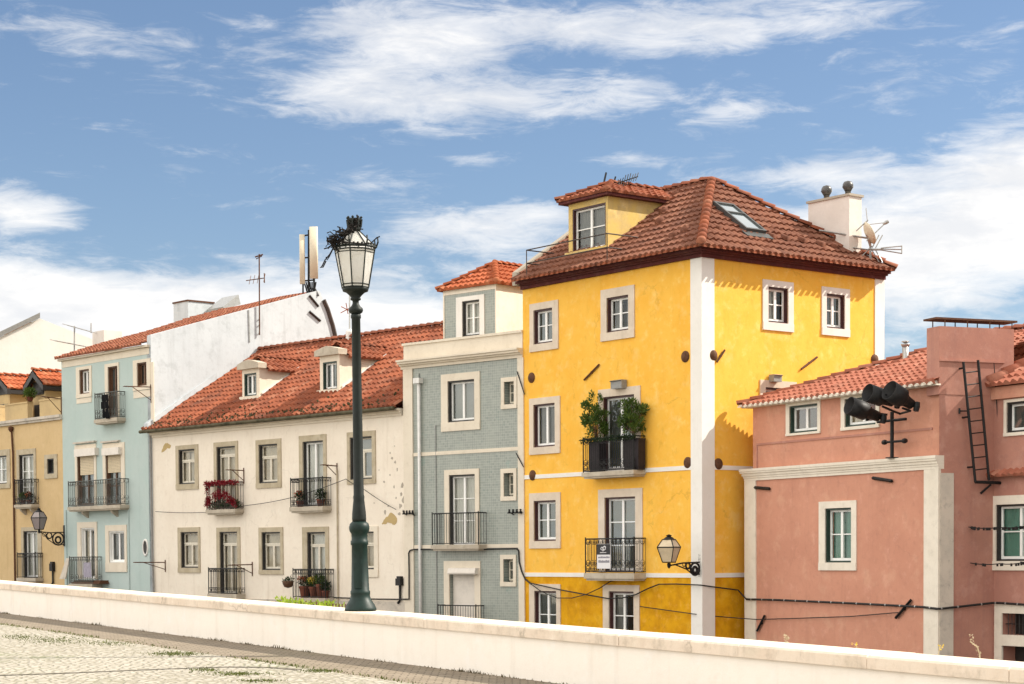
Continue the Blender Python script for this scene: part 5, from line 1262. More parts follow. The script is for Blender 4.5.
# ------------------------------------------------------------------ cables and wires
def sagged(pts, sag, n=10):
    out = []
    for p, q in zip(pts[:-1], pts[1:]):
        for k in range(n):
            u = k / n; v = p.lerp(q, u); v.z -= sag * 4 * u * (1 - u); out.append(v)
    return out + [pts[-1]]
def cable(name, label, cat, paths, r, sag=0.0, mat='cable', group=None):
    pts = []
    for F, lst, d in paths:
        for p in lst:
            a, b = F.hit(*p, d); pts.append(F.world(a, d, b))
    R = Root(name, label, cat, (pts[0].x, pts[0].y, pts[0].z), 0, group)
    mb = MB(R.Mi); mb.tube(sagged(pts, sag, 8 if sag else 3), r, 6); o = mb.build('strand', M[mat], R); return R, pts
cable('cable', 'thick black cable stepping up from the white house and along the tiled house', 'cable', [(HF, [(334, 597.6), (352, 598.2), (369, 599), (398, 599.3)], -.07), (GF, [(409, 599), (409, 572), (408.7, 553), (410, 550.4), (414, 549.4), (440, 549.6), (480, 549.4), (516.5, 548.6), (518.6, 550.5), (519.2, 562), (521.5, 571), (525, 579)], -.09), (YF, [(530, 583)], -.1)], .026)
cable('cable', 'black cable drooping across the lower part of the yellow house', 'cable', [(YF, [(530, 583), (561, 590), (588, 595), (608, 598.5), (622, 598), (636, 594.5), (648, 588.5), (659, 584.2), (676, 584), (700, 585)], -.12), (YR, [(722, 588), (738, 590)], -.1), (PF, [(746.3, 599.2)], -.1)], .02)
cable('cable', 'second black cable crossing to the yellow house near its ground floor windows', 'cable', [(YF, [(528, 582), (542, 592), (557, 598), (572, 598), (586, 594.5), (600, 588), (611, 581), (622, 578.5)], -.16)], .015)
Rp, ptsp = cable('cable', 'thick black cable clipped across the pink house front and round its corner', 'cable', [(PF, [(746.3, 599.2), (779, 600), (850, 603.2), (923, 607), (937.5, 608.8)], -.08), (PR, [(945, 608.3), (970, 605.5), (992, 603)], -.08), (WF, [(1000, 603), (1024, 604.6), (1050, 606)], -.09)], .033)
for i in range(len(ptsp) - 1):
    n = max(1, round((ptsp[i + 1] - ptsp[i]).length / .55))
    for k in range(n):
        p = ptsp[i].lerp(ptsp[i + 1], (k + .5) / n); u = (ptsp[i + 1] - ptsp[i]).normalized() * .02
        mb = MB(Rp.Mi); mb.tube([p - u, p + u], .035, 6); mb.build('clip', M['zinc'], Rp)
cable('wire', 'thin wire looped across the off white facade of the white house', 'wire', [(HF, [(155.5, 511.5), (205, 512.4), (246, 505.5), (292, 497.5), (346, 479), (365, 490), (396, 509.5)], -.16)], .012, .03)
cable('wire', 'thin wire hanging low across the pink house front', 'wire', [(YF, [(640, 606.5), (694, 614)], -.1), (YR, [(724, 617)], -.1), (PF, [(757, 619.5), (800, 618.2), (850, 616.5), (898, 612.5)], -.1)], .014)
for px, py, lab in ((968.5, 527, 'upper sagging clothesline with dark pegs in front of the wing window'), (970.5, 563, 'lower sagging clothesline with dark pegs under the wing window')):
    R, pts = cable('clothesline', lab, 'clothesline', [(PR, [(px, py)], -.05), (WF, [(1000, py + (.3 if py < 540 else .6)), (1024, py - .8), (1050, py - 1)], -.55)], .014, .03, 'cable', 'clotheslines of the pink house')
    rr = random.Random(int(px)); P = sagged(pts, .03, 10)
    for p in P:
        for k in range(2 if py < 540 else 1):
            if rr.random() < .8:
                mb = MB(R.Mi); d = Vector((rr.uniform(-.1, .1), rr.uniform(-.1, .1), 0)); mb.box(*[v for i in range(3) for v in ((p + d)[i] - (.022, .022, .055)[i], (p + d)[i] + (.022, .022, .02)[i])]); mb.build('peg', M['cable'], R)

# ------------------------------------------------------------------ ladder on the side wall of the pink house
a = PR.hit(975.3, 482, -.22); b = PR.hit(963.3, 362, -.22); c = PR.hit(989, 480.5, -.22); d = PR.hit(978, 360, -.22)
LR = Root('ladder', 'black iron ladder fixed to the pink side wall below the chimney', 'ladder', PR.world(a[0], 0, a[1]), math.atan2(PR.W[1][0], PR.W[0][0]))
o0 = Vector((a[0], 0, a[1])); V3 = lambda p, dd=-.22: Vector((p[0], dd, p[1])) - o0
mb = MB()
for p, q in ((a, b), (c, d)): mb.bar(V3(p), V3(q), .035, 6)
mb.build('rails', M['iron'], LR)
for k in range(9):
    u = .1 + .87 * k / 8.6; p, q = V3(a).lerp(V3(b), u), V3(c).lerp(V3(d), u); mb = MB(); mb.bar(p, q, .018, 6); mb.build('rung', M['iron'], LR)
e = PR.hit(1004, 483, -.22); f = PR.hit(980.5, 493.6, 0); g = PR.hit(991, 484.5, -.22)
mb = MB(); mb.bar(V3(a), V3(e), .045, 6); mb.bar(V3(f, 0), V3(g), .03, 6); mb.build('foot_bracket', M['iron'], LR)
mb = MB()
for (x, y) in ((967.5, 417), (972.5, 467), (964, 368)):
    p = PR.hit(x, y, -.22); mb.bar(V3(p, 0), V3(p), .025, 5)
p = PR.hit(959.5, 411, -.05); q = PR.hit(968.5, 411, -.2); mb.bar(V3(p, -.05), V3(q), .018); mb.bar(V3(p, -.05) + Vector((0, 0, -.07)), V3(p, -.05) + Vector((0, 0, .07)), .03); mb.build('standoff', M['iron'], LR)
mb = MB(); p, q = PR.hit(994, 363, -.1), PR.hit(1001, 470, -.1); mb.bar(V3(p, -.1), V3(q, -.1), .014); mb.build('safety_line', M['iron'], LR)

# ------------------------------------------------------------------ floodlights on a mast
dm = -.14; s_, zb_ = PF.hit(892, 457, dm); zb_ = zt1
ML = Root('floodlight_mast', 'short black mast with three big drum floodlights on the pink house terrace', 'floodlights', PF.world(s_, dm, zb_), math.atan2(PF.W[1][0], PF.W[0][0]))
o0 = Vector((s_, dm, zb_)); loc = lambda px, py, dd: Vector((PF.hit(px, py, dd)[0], dd, PF.hit(px, py, dd)[1])) - o0
zt_ = loc(892, 412, dm).z
mb = MB(); mb.bar((0, 0, 0), (0, 0, zt_), .05, 8); mb.box(-.12, .12, -.12, .12, 0, .03); mb.build('mast', M['iron'], ML)
mb = MB(); mb.bar(loc(877.5, 422, dm), loc(906, 419, dm), .04, 6); mb.bar(loc(884.5, 442.3, dm), loc(904.5, 440.8, dm), .035, 6)
for x, y in ((884.5, 442.3), (904.5, 440.8)): mb.lathe([(.06, -.06), (.07, 0), (.06, .06)], loc(x, y, dm), 8, axis=(1, 0, 0))
mb.build('cross_arm', M['iron'], ML)
for (fx, fy), (bx_, by_), fr_, df, db in (((849, 405.3), (879, 417), .238, -1.05, -.45), ((867.5, 392.5), (893, 402), .238, -1.25, -.6), ((889, 390), (912, 405), .265, -1.1, -.35)):
    B_ = loc(bx_, by_, db); bw_ = ML.M @ B_; A_ = ML.loc(EYE + ray(fx, fy).normalized() * ((bw_ - EYE).length - .46)); ax_ = A_ - B_; L = ax_.length; mb = MB(); mb.smooth = True
    mb.lathe([(.05, 0), (.13, .02), (.15, L * .28), (fr_ * .80, L * .42), (fr_ * .98, L * .46), (fr_, L), (fr_ * .95, L), (fr_ * .92, L * .55), (0, L * .5)], B_, 24, axis=ax_)
    fl = mb.build('floodlight', M['iron'], ML)
    mb = MB(); mb.lathe([(0, L * .60), (fr_ * .90, L * .60), (fr_ * .90, L * .62), (0, L * .625)], B_, 24, axis=ax_); mb.build('lens', M['darkframe'], fl)
    m_ = B_ + ax_ * .42; j = Vector((max(-.3, min(.3, m_.x)), 0, zt_ - .05 - .02 * abs(m_.x)))
    mb = MB(); mb.tube([j, Vector((m_.x, m_.y * .5, j.z + .02)), m_ + Vector((0, 0, -fr_ * .9))], .03, 6); mb.lathe([(.07, -.12), (.09, 0), (.07, .12)], B_ + Vector((.12, .05, -.05)), 10, axis=(0, .2, 1)); mb.build('yoke', M['iron'], fl)

# ------------------------------------------------------------------ roof antennas
def world_thing(name, label, cat, p, group=None): return Root(name, label, cat, p, 0, group)
q = C.M @ hitplane(C, 74.2, 351.5, OC, NC); yq = q.y
R = world_thing('antenna', 'spindly television antenna with two crossbars on the aqua house roof', 'antenna', q, 'television antennas on the roofs')
mb = MB(R.Mi); A = lambda x, y: at(x, y, yq); mb.bar(A(74.2, 354), A(74.4, 326), .035)
for p, s in (((67, 325), (92, 332)), ((54.7, 340.6), (84, 346.2))):
    mb.bar(A(*p), A(*s), .022)
    for k in range(6): u = k / 5; x = p[0] + (s[0] - p[0]) * u; y = p[1] + (s[1] - p[1]) * u; v = at(x, y, yq); mb.bar(v + Vector((-.1, -.45, 0)), v + Vector((.1, .45, 0)), .014)
mb.bar(A(91, 323), A(91, 333), .03); mb.build('boom', M['zinc'], R)
s0, z0 = CR.hit(259.6, 334, -.12); q = CR.world(s0, -.12, z0)
R = world_thing('antenna', 'tall thin antenna mast fixed to the white gable wall', 'antenna', q, 'television antennas on the roofs'); yq = q.y; mb = MB(R.Mi)
mb.bar(A(259.6, 335), A(259.2, 254), .03, 6); mb.bar(A(246, 280.6), A(264.6, 278), .02)
for x, y in ((250, 280), (254, 279.4), (258, 279), (264.4, 278)): v = A(x, y); mb.bar(v + Vector((0, -.3, -.22)), v + Vector((0, .3, .22)), .012)
mb.bar(A(255, 257), A(263, 254.5), .03); mb.bar(A(256, 259), A(262, 256), .02); mb.bar(A(264.2, 273), A(264.6, 283), .02)
for y in (319, 325, 333): mb.bar(A(259.6, y), A(258, y) + Vector((0, .3, 0)), .03)
mb.build('mast', M['rust'], R)
# mobile phone panels on the gable ridge
s0, z0 = CR.hit(312, 291, .12); q = CR.world(s0, .12, z0); yq = q.y
R = world_thing('panel_antenna', 'pair of tall cream mobile phone antenna panels on the white gable ridge', 'phone antenna', q)
for x0, x1, yt, yb in ((309.8, 318.2, 227, 278.5), (299.8, 305.2, 234.6, 284)):
    p0, p1 = A(x0, yb), A(x1, yb); h = (A(x0, yt) - A(x0, yb)).z; w = (p1.x - p0.x) / 2; cx = (p0 + p1) / 2; mb = MB(R.Mi); mb.smooth = True
    mb.prism([cx + Vector((w * math.copysign(abs(math.cos(t)) ** .5, math.cos(t)), w * .6 * math.copysign(abs(math.sin(t)) ** .5, math.sin(t)), 0)) for t in [2 * PI * k / 16 for k in range(16)]], (0, 0, h)); mb.build('panel', M['antenna_cream'], R)
mb = MB(R.Mi); mb.bar(A(308.6, 293), A(308.8, 230), .05, 6); mb.bar(A(303, 293), A(303, 283), .04, 5); mb.bar(A(314, 293), A(314, 277), .05, 5)
for y0, y1 in ((236, 234), (258, 257), (281, 280)): mb.bar(A(302, y0), A(314, y1), .035)
for k in range(7): mb.tube([A(304 + 2 * k, 282), A(306 + 1.5 * k, 288), A(308 + 1.8 * k, 296)], .03, 4)
mb.build('mounting', M['iron'], R)
# small antenna behind the lamp
q = H.M @ Vector((HF.hit(349.5, 400)[0], yrw, zrw)); F = Face(H, 0, yrw, 0); sx = F.hit(349.5, 341)[0]; q = H.M @ Vector((sx, yrw, zrw)); yq = q.y
R = world_thing('antenna', 'small antenna with red crosspieces and white box on the white house ridge', 'antenna', q, 'television antennas on the roofs'); mb = MB(R.Mi)
mb.bar(A(349.6, 345), A(349.6, 296), .03); mb.build('mast', M['zinc'], R)
mb = MB(R.Mi); mb.bar(A(341, 306.5), A(350, 311), .017); mb.bar(A(340.5, 313), A(350, 308), .017); mb.bar(A(346, 303), A(348, 314), .017); mb.build('crosspiece', M['flower_red'], R)
mb = MB(R.Mi); v = A(350, 342.5); mb.lathe([(.1, 0), (.17, .08), (.17, .42), (.1, .52), (0, .54)], v, 10); mb.build('white_box', M['white_pipe'], R)
# on the yellow dormer
v0 = Vector((xm, 0, 0)); q = Y.M @ Vector(((dx0 + dx1) / 2, yd + .9, zt_))
q = at(607, 182.5, (Y.M @ Vector(((dx0 + dx1) / 2, yd + 1.0, 0))).y); yq = q.y
R = world_thing('antenna', 'comb shaped television antenna on top of the yellow dormer', 'antenna', q, 'television antennas on the roofs'); mb = MB(R.Mi)
mb.bar(A(603.6, 184), A(606.2, 172.5), .03); mb.bar(A(612.8, 186), A(615.6, 176.5), .025); mb.bar(A(611, 185.2), A(638, 176.5), .018)
for k in range(9):
    x = 617 + 2.5 * k; y = 183.3 - 7 * (x - 617) / 21; v = A(x, y); r = .14 if k not in (3, 4, 5) else .2; mb.bar(v + Vector((-.05, -.1, -r)), v + Vector((.05, .1, r)), .016)
mb.build('boom', M['iron'], R)
# by the yellow house chimney
q = Y.M @ Vector((cx1 + .45, cy1 + .2, rz_(cx1 + .45))); yq = q.y
R = world_thing('antenna', 'yagi antenna on a short mast right of the yellow house chimney', 'antenna', q, 'television antennas on the roofs'); mb = MB(R.Mi)
mb.bar(A(870.3, 262), A(870.3, 237), .035); mb.bar(A(819, 230.4), A(870.3, 238.6), .03); mb.bar(A(846, 247), A(870, 250), .025); mb.bar(A(868, 249.6), A(881, 249.4), .035)
for a_, b_ in (((881, 248), (902, 246)), ((881, 250), (902, 253.5)), ((881, 249), (901.8, 249.6)), ((901.8, 245.5), (901.8, 253.5))): mb.bar(A(*a_), A(*b_), .018)
for x in (873, 876.5): mb.bar(A(x + 6, 235), A(x - 1, 248), .016); mb.bar(A(x - 1, 250), A(x + 6, 262), .016)
mb.bar(A(862, 256), A(872, 246), .016); mb.build('boom', M['zinc'], R)
R = world_thing('satellite_dish', 'small tilted satellite dish beside the yellow house chimney', 'satellite dish', at(868, 244, yq - .2)); mb = MB(R.Mi); mb.smooth = True
c_ = at(866.5, 234.5, yq - .2); ax_ = Vector((.86, .12, .42)); mb.lathe([(0, 0), (.14, .015), (.28, .06), (.37, .11), (.36, .12), (.27, .075), (.13, .03), (0, .016)], c_, 22, axis=ax_); mb.build('dish', M['antenna_cream'], R)
mb = MB(R.Mi); tip = at(886, 222.5, yq - .1); mb.bar(c_ + Vector((0, 0, -.2)), tip, .016); mb.bar(c_ + Vector((0, 0, .3)), tip, .012); mb.lathe([(.05, -.08), (.06, 0), (.04, .1)], tip, 8, axis=(-.8, 0, -.4)); mb.bar(c_, at(870.3, 246, yq), .04); mb.bar(at(856, 231, yq - .2), at(868, 220, yq - .2), .02); mb.bar(at(867.5, 222, yq - .2), at(866, 208, yq - .2), .014); mb.build('arm', M['zinc'], R)

# ------------------------------------------------------------------ things on the balconies
def face_root(F, name, label, cat, s, d, z, group=None): return Root(name, label, cat, F.world(s, d, z), math.atan2(F.W[1][0], F.W[0][0]), group)
A_, B_, zs_, zr_, dp = i1
for (x0, x1), (cx, cy), rx_, ry_, lab in (((590.4, 602), (594.5, 418), 12.5, 22, 'loose upright shrub in a dark planter at the left of the yellow house balcony'), ((624, 642), (633, 417), 12.5, 20, 'dense bushy shrub in a dark planter at the right of the yellow house balcony')):
    s0 = YF.hit(x0, 455, -.3)[0]; s1 = YF.hit(x1, 455, -.3)[0]; sm, zm = YF.hit(cx, cy, -.3); R = face_root(YF, 'potted_shrub', lab, 'potted shrub', (s0 + s1) / 2, -.25, zs_ + .004, 'potted shrubs on the yellow balcony')
    w = (s1 - s0) / 2; h = zr_ - zs_ - .08; mb = MB(); mb.prism([(-w * .8, -.12, 0), (w * .8, -.12, 0), (w * .8, .12, 0), (-w * .8, .12, 0)], (0, 0, .1)); mb.box(-w * .84, w * .84, -.14, .14, .10, h - .06); mb.box(-w * .87, w * .87, -.15, .15, h - .059, h); mb.build('planter', M['planter'], R)
    k = YF.R.M.to_scale().x; px_m = (YF.hit(cx + rx_, cy, -.3)[0] - YF.hit(cx - rx_, cy, -.3)[0]) / 2; pz = (YF.hit(cx, cy - ry_, -.3)[1] - YF.hit(cx, cy + ry_, -.3)[1]) / 2
    oc_ = sm - (s0 + s1) / 2; zc_ = zm - zs_; rr = random.Random(int(cx)); st = MB()
    mb = MB()
    loose = cx < 610
    for i in range(17 if loose else 22):
        a = rr.uniform(0, 6.283); rad = rr.uniform(.1, 1) ** .6; q = Vector((oc_ + px_m * .78 * rad * math.cos(a), .22 * rad * math.sin(a) - .05, zc_ + pz * rr.uniform(-.9, .8) * (1 - .3 * rad)))
        st.tube([(oc_ * .4, 0, h - .05), (oc_ * .7 + q.x * .2, q.y * .4, (h + q.z) / 2), tuple(q)], .014, 5, .005)
        leaves(mb, q, (px_m * .27, .13, pz * .22), 95, .10, .5)
    if loose:
        for x, z in ((-.10, .95), (.22, .8), (-.42, .0)): leaves(mb, (oc_ + x * px_m * 2, -.05, zc_ + pz * z), (.07, .07, .18), 60, .10, 1)
    mb.build('foliage', M['leaf'], R); st.build('stems', M['brownwood'], R)
R = face_root(YF, 'garland', 'dark evergreen garland wound along the shrub balcony rail of the yellow house', 'garland', (A_ + B_) / 2, dp, zr_); mb = MB(); w = (B_ - A_) / 2
for k in range(30):
    u = -w + 2 * w * k / 29; leaves(mb, (u, .04, -.02), (.06, .055, .06), 26, .08, -.2)
mb.build('needles', M['leaf_dark'], R)
# sale board on the middle balcony: dark top with a round white emblem, white below with rows of print
A_, B_, zs_, zr_, dp = i2
a, b, c, d = YF.rect(597.3, 610.6, 544, 568.6, dp - .03); R = face_root(YF, 'notice_board', 'black and white notice board hung on the yellow house balcony railing', 'sign', (a + b) / 2, dp - .03, c)
w, h = (b - a) / 2, d - c; zk = h * .57
mb = MB(); mb.box(-w, w, -.012, .012, 0, h); mb.build('board', M['signwhite'], R)
mb = MB(); mb.box(-w + .005, w - .005, -.018, -.0125, zk, h - .005); mb.build('dark_panel', M['signblack'], R)
mb = MB(); mb.tube([(x * w, -.024, zk + (h - zk) * z) for x, z in ((-.05, .30), (-.03, .55), (.02, .72), (.20, .80), (.34, .68), (.30, .50), (.12, .42), (-.02, .48))], .018, 5)
mb.tube([(x * w, -.024, zk + (h - zk) * z) for x, z in ((-.05, .62), (-.22, .70), (-.36, .60), (-.34, .48), (-.22, .44))], .014, 5)
for k in range(6): mb.box(-w * .5 + w * .16 * k, -w * .5 + w * .16 * k + w * .11, -.022, -.0185, zk + .05, zk + .075)
mb.build('emblem', M['signwhite'], R)
mb = MB(); rr = random.Random(4)
for z, hgt_, n, x0 in ((zk - .11, .06, 9, -.8), (zk * .42, .085, 8, -.78)):
    x = x0 * w
    while x < .8 * w:
        l = w * rr.uniform(.09, .17); mb.box(x, x + l, -.0165, -.0123, z, z + hgt_ * rr.uniform(.75, 1)); x += l + w * .045
mb.build('print', M['signgrey'], R)
# crimson flowers
def pot(mb, c, r, h): mb.lathe([(r * .7, 0), (r * .95, h * .8), (r * 1.08, h * .8), (r * 1.08, h), (r * .9, h), (r * .88, h * .85), (0, h * .85)], c, 14)
A_, B_, zs_, zr_, dp = i5; w = (B_ - A_) / 2
R = face_root(HF, 'flower_drape', 'mass of crimson flowers spilling over a balcony railing of the white house', 'flowers', (A_ + B_) / 2, dp, zs_); H_ = zr_ - zs_
mb = MB(); gr = MB(); rr = random.Random(6)
for k in range(26):
    u = -w + 2 * w * k / 25; leaves(mb, (u, .02, H_ - .03 + rr.uniform(-.03, .05)), (.07, .09, .06), 34, .085, 0)
for k in range(120):
    u = rr.uniform(-w, w); z = H_ * (.42 + .2 * math.cos(u / w * 2.6)) + rr.uniform(-.14, .12)
    if rr.random() < .75: leaves(mb, (u, .0, z), (.06, .05, .09), 16, .075, -.3)
for k in range(14): leaves(mb, (-w + rr.uniform(0, .12), .05, rr.uniform(.3, 1) * H_), (.06, .08, .07), 16, .08, 0)
for k in range(40): leaves(gr, (rr.uniform(-w + .15, w), .12, .06 + rr.uniform(0, .2)), (.08, .08, .08), 22, .09, .3)
mb.build('blossom', M['red_red'], R); gr.build('foliage', M['leaf_dark'], R)
# pots on the other balconies
def pots(F, info, lst, lab, cat='flower pot'):
    A_, B_, zs_, zr_, dp = info
    for u, h, r, lm, fm, l2 in lst:
        R = face_root(F, 'flower_pot', l2, cat, A_ + (B_ - A_) * u, dp + .17, zs_ + .004, lab); mb = MB(); pot(mb, (0, 0, 0), r, h); mb.build('pot', M['pot'], R)
        mb = MB(); leaves(mb, (0, 0, h + .16), (r * 1.25, r * 1.1, .17), 240, .10, .4); mb.build('foliage', M[lm], R)
        if fm: mb = MB(); leaves(mb, (0, -.06, h + .24), (r * 1.2, r, .13), 120, .07, .3); mb.build('blossom', M[fm], R)
pots(HF, i6, ((.22, .22, .14, 'leaf_dark', 'flower_red', 'low pot of reddish flowers on the upper balcony left of the lamp pole'), (.84, .25, .15, 'leaf_dark', None, 'dark leafy pot at the right end of the upper balcony by the lamp pole')), 'flower pots on the white house balconies')
pots(HF, i8, ((.28, .42, .2, 'leaf_dark', 'flower_red', 'tall terracotta pot of rusty red flowers on the lower balcony by the lamp'), (.55, .4, .17, 'leaf', 'flower_yellow', 'pot of yellow flowers in the middle of the lower balcony by the lamp'), (.74, .5, .15, 'leaf', None, 'pot with a tall green leafy plant on the lower balcony by the lamp'), (.9, .26, .14, 'leaf_dark', None, 'dark leafy pot at the right end of the lower balcony by the lamp')), 'flower pots on the white house balconies')
A_, B_, zs_, zr_, dp = i8; R = face_root(HF, 'hanging_basket', 'round basket hanging outside the lower balcony railing by the lamp', 'hanging basket', A_ - .05, dp - .12, zs_ + .35)
mb = MB(); mb.lathe([(0, 0), (.14, .04), (.2, .16), (.21, .26), (.18, .26), (0, .22)], (0, 0, 0), 14); mb.bar((0, 0, .2), (.06, .12, .5), .01); mb.build('basket', M['brownwood'], R); mb = MB(); leaves(mb, (0, 0, .26), (.2, .18, .12), 160, .09, .3); mb.build('foliage', M['leaf_dark'], R)
pots(SF, i12, ((.35, .18, .12, 'leaf', None, 'leafy pot at the left of the mustard house balcony'), (.7, .18, .13, 'leaf_dark', 'flower_red', 'flowering pot at the right of the mustard house balcony')), 'flower pots on the mustard balcony')
R = face_root(SF, 'flower_pot', 'bushy green plant standing on the attic parapet of the mustard house', 'flower pot', SF.hit(30, 400, .15)[0], .15, zmp + .075); mb = MB(); pot(mb, (0, 0, 0), .15, .2); mb.build('pot', M['pot'], R); mb = MB(); leaves(mb, (0, 0, .34), (.32, .25, .26), 420, .12, .4); mb.build('foliage', M['leaf'], R)
# washing
def cloth(F, info, px, py, label, mat, legs=False):
    a, b, c, d = F.rect(px[0], px[1], py[0], py[1], info[4] - .05); R = face_root(F, 'washing', label, 'washing', (a + b) / 2, info[4] - .05, c); w, h = (b - a) / 2, d - c
    mb = MB(); mb.smooth = True
    def sheet(x0, x1, z0, z1, sk=0):
        n, m = 14, 12; vs = []
        for j in range(m + 1):
            for i in range(n + 1):
                u, v = i / n, j / m; x = x0 + (x1 - x0) * u + sk * (1 - v); taper = 1 if v > .9 else 1
                vs.append((x, -.03 * math.sin(u * 11 + v * 2) * (1.2 - v) - .02, z0 + (z1 - z0) * v))
        mb.add(vs, [(j * (n + 1) + i, j * (n + 1) + i + 1, (j + 1) * (n + 1) + i + 1, (j + 1) * (n + 1) + i) for j in range(m) for i in range(n)])
    if legs:
        sheet(-w * .75, w * .75, h * .72, h); sheet(-w * .95, w * .8, h * .42, h * .72); sheet(-w * .55, -w * .02, 0.05, h * .42, .02); sheet(.08 * w, w * .8, 0, h * .42, .05)
    else: sheet(-w, w, 0, h)
    mb.build('cloth', M[mat], R)
cloth(CF, i9, (101.4, 109.6), (394.5, 419), 'black clothes hanging over the top balcony railing of the aqua house', 'garment', True)
cloth(CF, i11, (84.2, 91.2), (562.5, 577.3), 'small lilac cloth hanging on the lowest railing of the aqua house', 'lilac')
# boxes at street level
for F, (x, yt, yb), lab in ((HF, (401.2, 578.5, 585.5), 'black electricity box on the white house wall beside the tiled house'), (SF, (53.8, 563.5, 571), 'black electricity box on the mustard house wall beside the aqua house')):
    s_, z1 = F.hit(x, yt); z0 = F.hit(x, yb)[1]; R = face_root(F, 'meter_box', lab, 'electricity box', s_, 0, z0, 'electricity boxes at street level'); mb = MB(); mb.box(-.13, .13, -.16, -.002, 0, z1 - z0); mb.box(-.1, .1, -.13, -.002, z1 - z0 + .001, z1 - z0 + .08); mb.build('box', M['cable'], R); mb = MB(); mb.tube([(0, -.06, 0), (0, -.06, -.5), (-.12, -.06, -.62)], .045, 6); mb.build('conduit', M['cable'], R)
s_, z_ = SF.hit(63, 579, -.4); R = face_root(SF, 'leaning_board', 'grey wedge shaped board leaning in the corner by the aqua house', 'board', s_, -.3, z_); mb = MB(); mb.prism([(-.32, -.1, 0), (.2, -.1, 0), (.2, .1, .9), (-.05, .1, .9)], (0, .05, 0)); mb.build('board', M['stained'], R)

# ------------------------------------------------------------------ weeds, moss and planting along the parapet
def tpx(px, n): return bis(lambda t: proj(wp(t, n, .6))[0] - px, -8, 55)
for (x0, x1), hgt, lab in (((282, 318), .07, 'low lime green bush growing behind the parapet left of the lamp'), ((325, 347), .06, 'small lime green bush growing behind the parapet right beside the lamp base')):
    t0, t1 = tpx(x1, -.85), tpx(x0, -.85); tm = (t0 + t1) / 2; R = Root('shrub', lab, 'shrub', wp(tm, -.85, .2), math.atan2(WD.y, WD.x), 'low bushes behind the parapet')
    mb = MB(); L = (t1 - t0) / 2; rr = random.Random(int(x0)); n = int(L * 16)
    for k in range(n): u = rr.uniform(-L, L); leaves(mb, (u, rr.uniform(-.12, .12), .36 + hgt * rr.uniform(.2, 1.25)), (.13, .1, .05), 34, .06, .3)
    mb.build('foliage', M['leaf_lime'], R); mb = MB()
    for k in range(8): u = -L + 2 * L * k / 7; mb.tube([(u, 0, -.6), (u + .05, 0, .45)], .012, 4)
    mb.build('stems', M['brownwood'], R)
def weed(px, htop, label, kind, lean=0):
    t = tpx(px, -.66); p = wp(t, -.66, .45); R = Root('weed', label, 'weed', p, 0, 'weeds behind the parapet'); mb = MB()
    mb.tube([(0, 0, 0), (lean * .05, 0, htop * .3 + .15), (lean * .15, 0, htop * .7 + .15), (lean * .45, 0, htop + .15)], .006, 5); mb.build('stem', M['stalk'], R); mb = MB()
    if kind == 'flower': leaves(mb, (lean * .45, 0, htop + .14), (.028, .02, .018), 14, .028, .4); mb.build('blossom', M['flower_yellow'], R)
    else:
        for k in range(6): leaves(mb, (lean * (.05 + .4 * k / 5), 0, .2 + htop * k / 5), (.015, .015, .012), 8, .02, .4)
        mb.build('seed_head', M['stalk'], R)
weed(857, .06, 'tiny yellow flower poking over the parapet in front of the pink wall', 'flower', -.05)
weed(938, .09, 'yellow flower poking over the parapet below the pink house corner', 'flower', .08)
weed(981, .17, 'dry bent stalk rising over the parapet near the right edge', 'stalk', -.22)
weed(789, .04, 'short brown stalk poking over the parapet left of the pink window', 'stalk', -.1)
mb = MB(); rr = random.Random(31)
def blade(p, L, w):
    a = rr.uniform(0, 6.283); d = Vector((math.cos(a), math.sin(a), 0)); l = Vector((-d.y, d.x, 0)) * w; tip = p + d * L * .5 + Vector((0, 0, L * .8)); mb.add([p - l, p + l, tip], [(0, 1, 2)])
for _ in range(2600):
    t = rr.uniform(2, 36); g = math.sin(t * 1.7) + math.sin(t * .63 + 1) + .4 * math.sin(t * 4.1)
    if rr.random() < .25 + .3 * g: blade(wp(t, 1.42 + rr.gauss(0, .05), .0), rr.uniform(.02, .05), .010)
for cx, cy, sx_, sy_, n in ((55, 640, 26, 3, 420), (20, 637, 16, 2, 200), (175, 654, 22, 1.8, 500), (110, 643, 30, 2.5, 300), (240, 674, 26, 1.4, 420), (205, 670, 14, 1.5, 160), (320, 671, 16, 1.3, 300), (260, 681, 20, 1.2, 200)):
    for _ in range(n): blade(ground_at(cx + rr.gauss(0, sx_ * .6), cy + rr.gauss(0, sy_ * .6)), rr.uniform(.012, .03), .009)
mb.build('grass', M['moss'], kind='stuff')
mb = MB()
for _ in range(2600):
    t = rr.uniform(-2, 44); g = math.sin(t * 2.3) + math.sin(t * .9) + math.sin(t * 5.7)
    if rr.random() < .45 + .25 * g: blade(wp(t, .012 + abs(rr.gauss(0, .025)), -.005), rr.uniform(.015, .045) * (1 + .4 * max(0, g)), .009)
mb.build('wall_foot_weeds', M['weed'], kind='stuff')
# ------------------------------------------------------------------ sun, sky with clouds, exposure
AZ, EL = math.radians(81), math.radians(40)
S_ = Vector((math.sin(AZ) * math.cos(EL), math.cos(AZ) * math.cos(EL), math.sin(EL)))
sl = bpy.data.lights.new('sun', 'SUN'); sl.energy = 4.2; sl.angle = math.radians(.53); sl.color = (1, .93, .82)
so = bpy.data.objects.new('sun', sl); COL.objects.link(so); so.rotation_euler = S_.to_track_quat('Z', 'Y').to_euler(); so.location = (60, 20, 60)
w = bpy.data.worlds.new('World'); sc.world = w; w.use_nodes = True; nt = w.node_tree; nt.nodes.clear()
out = nd(nt, 'ShaderNodeOutputWorld')
sky = nd(nt, 'ShaderNodeTexSky', {'sky_type': 'NISHITA', 'sun_disc': False, 'sun_elevation': EL, 'sun_rotation': AZ, 'altitude': 100, 'air_density': 1.0, 'dust_density': .6, 'ozone_density': 3.0})
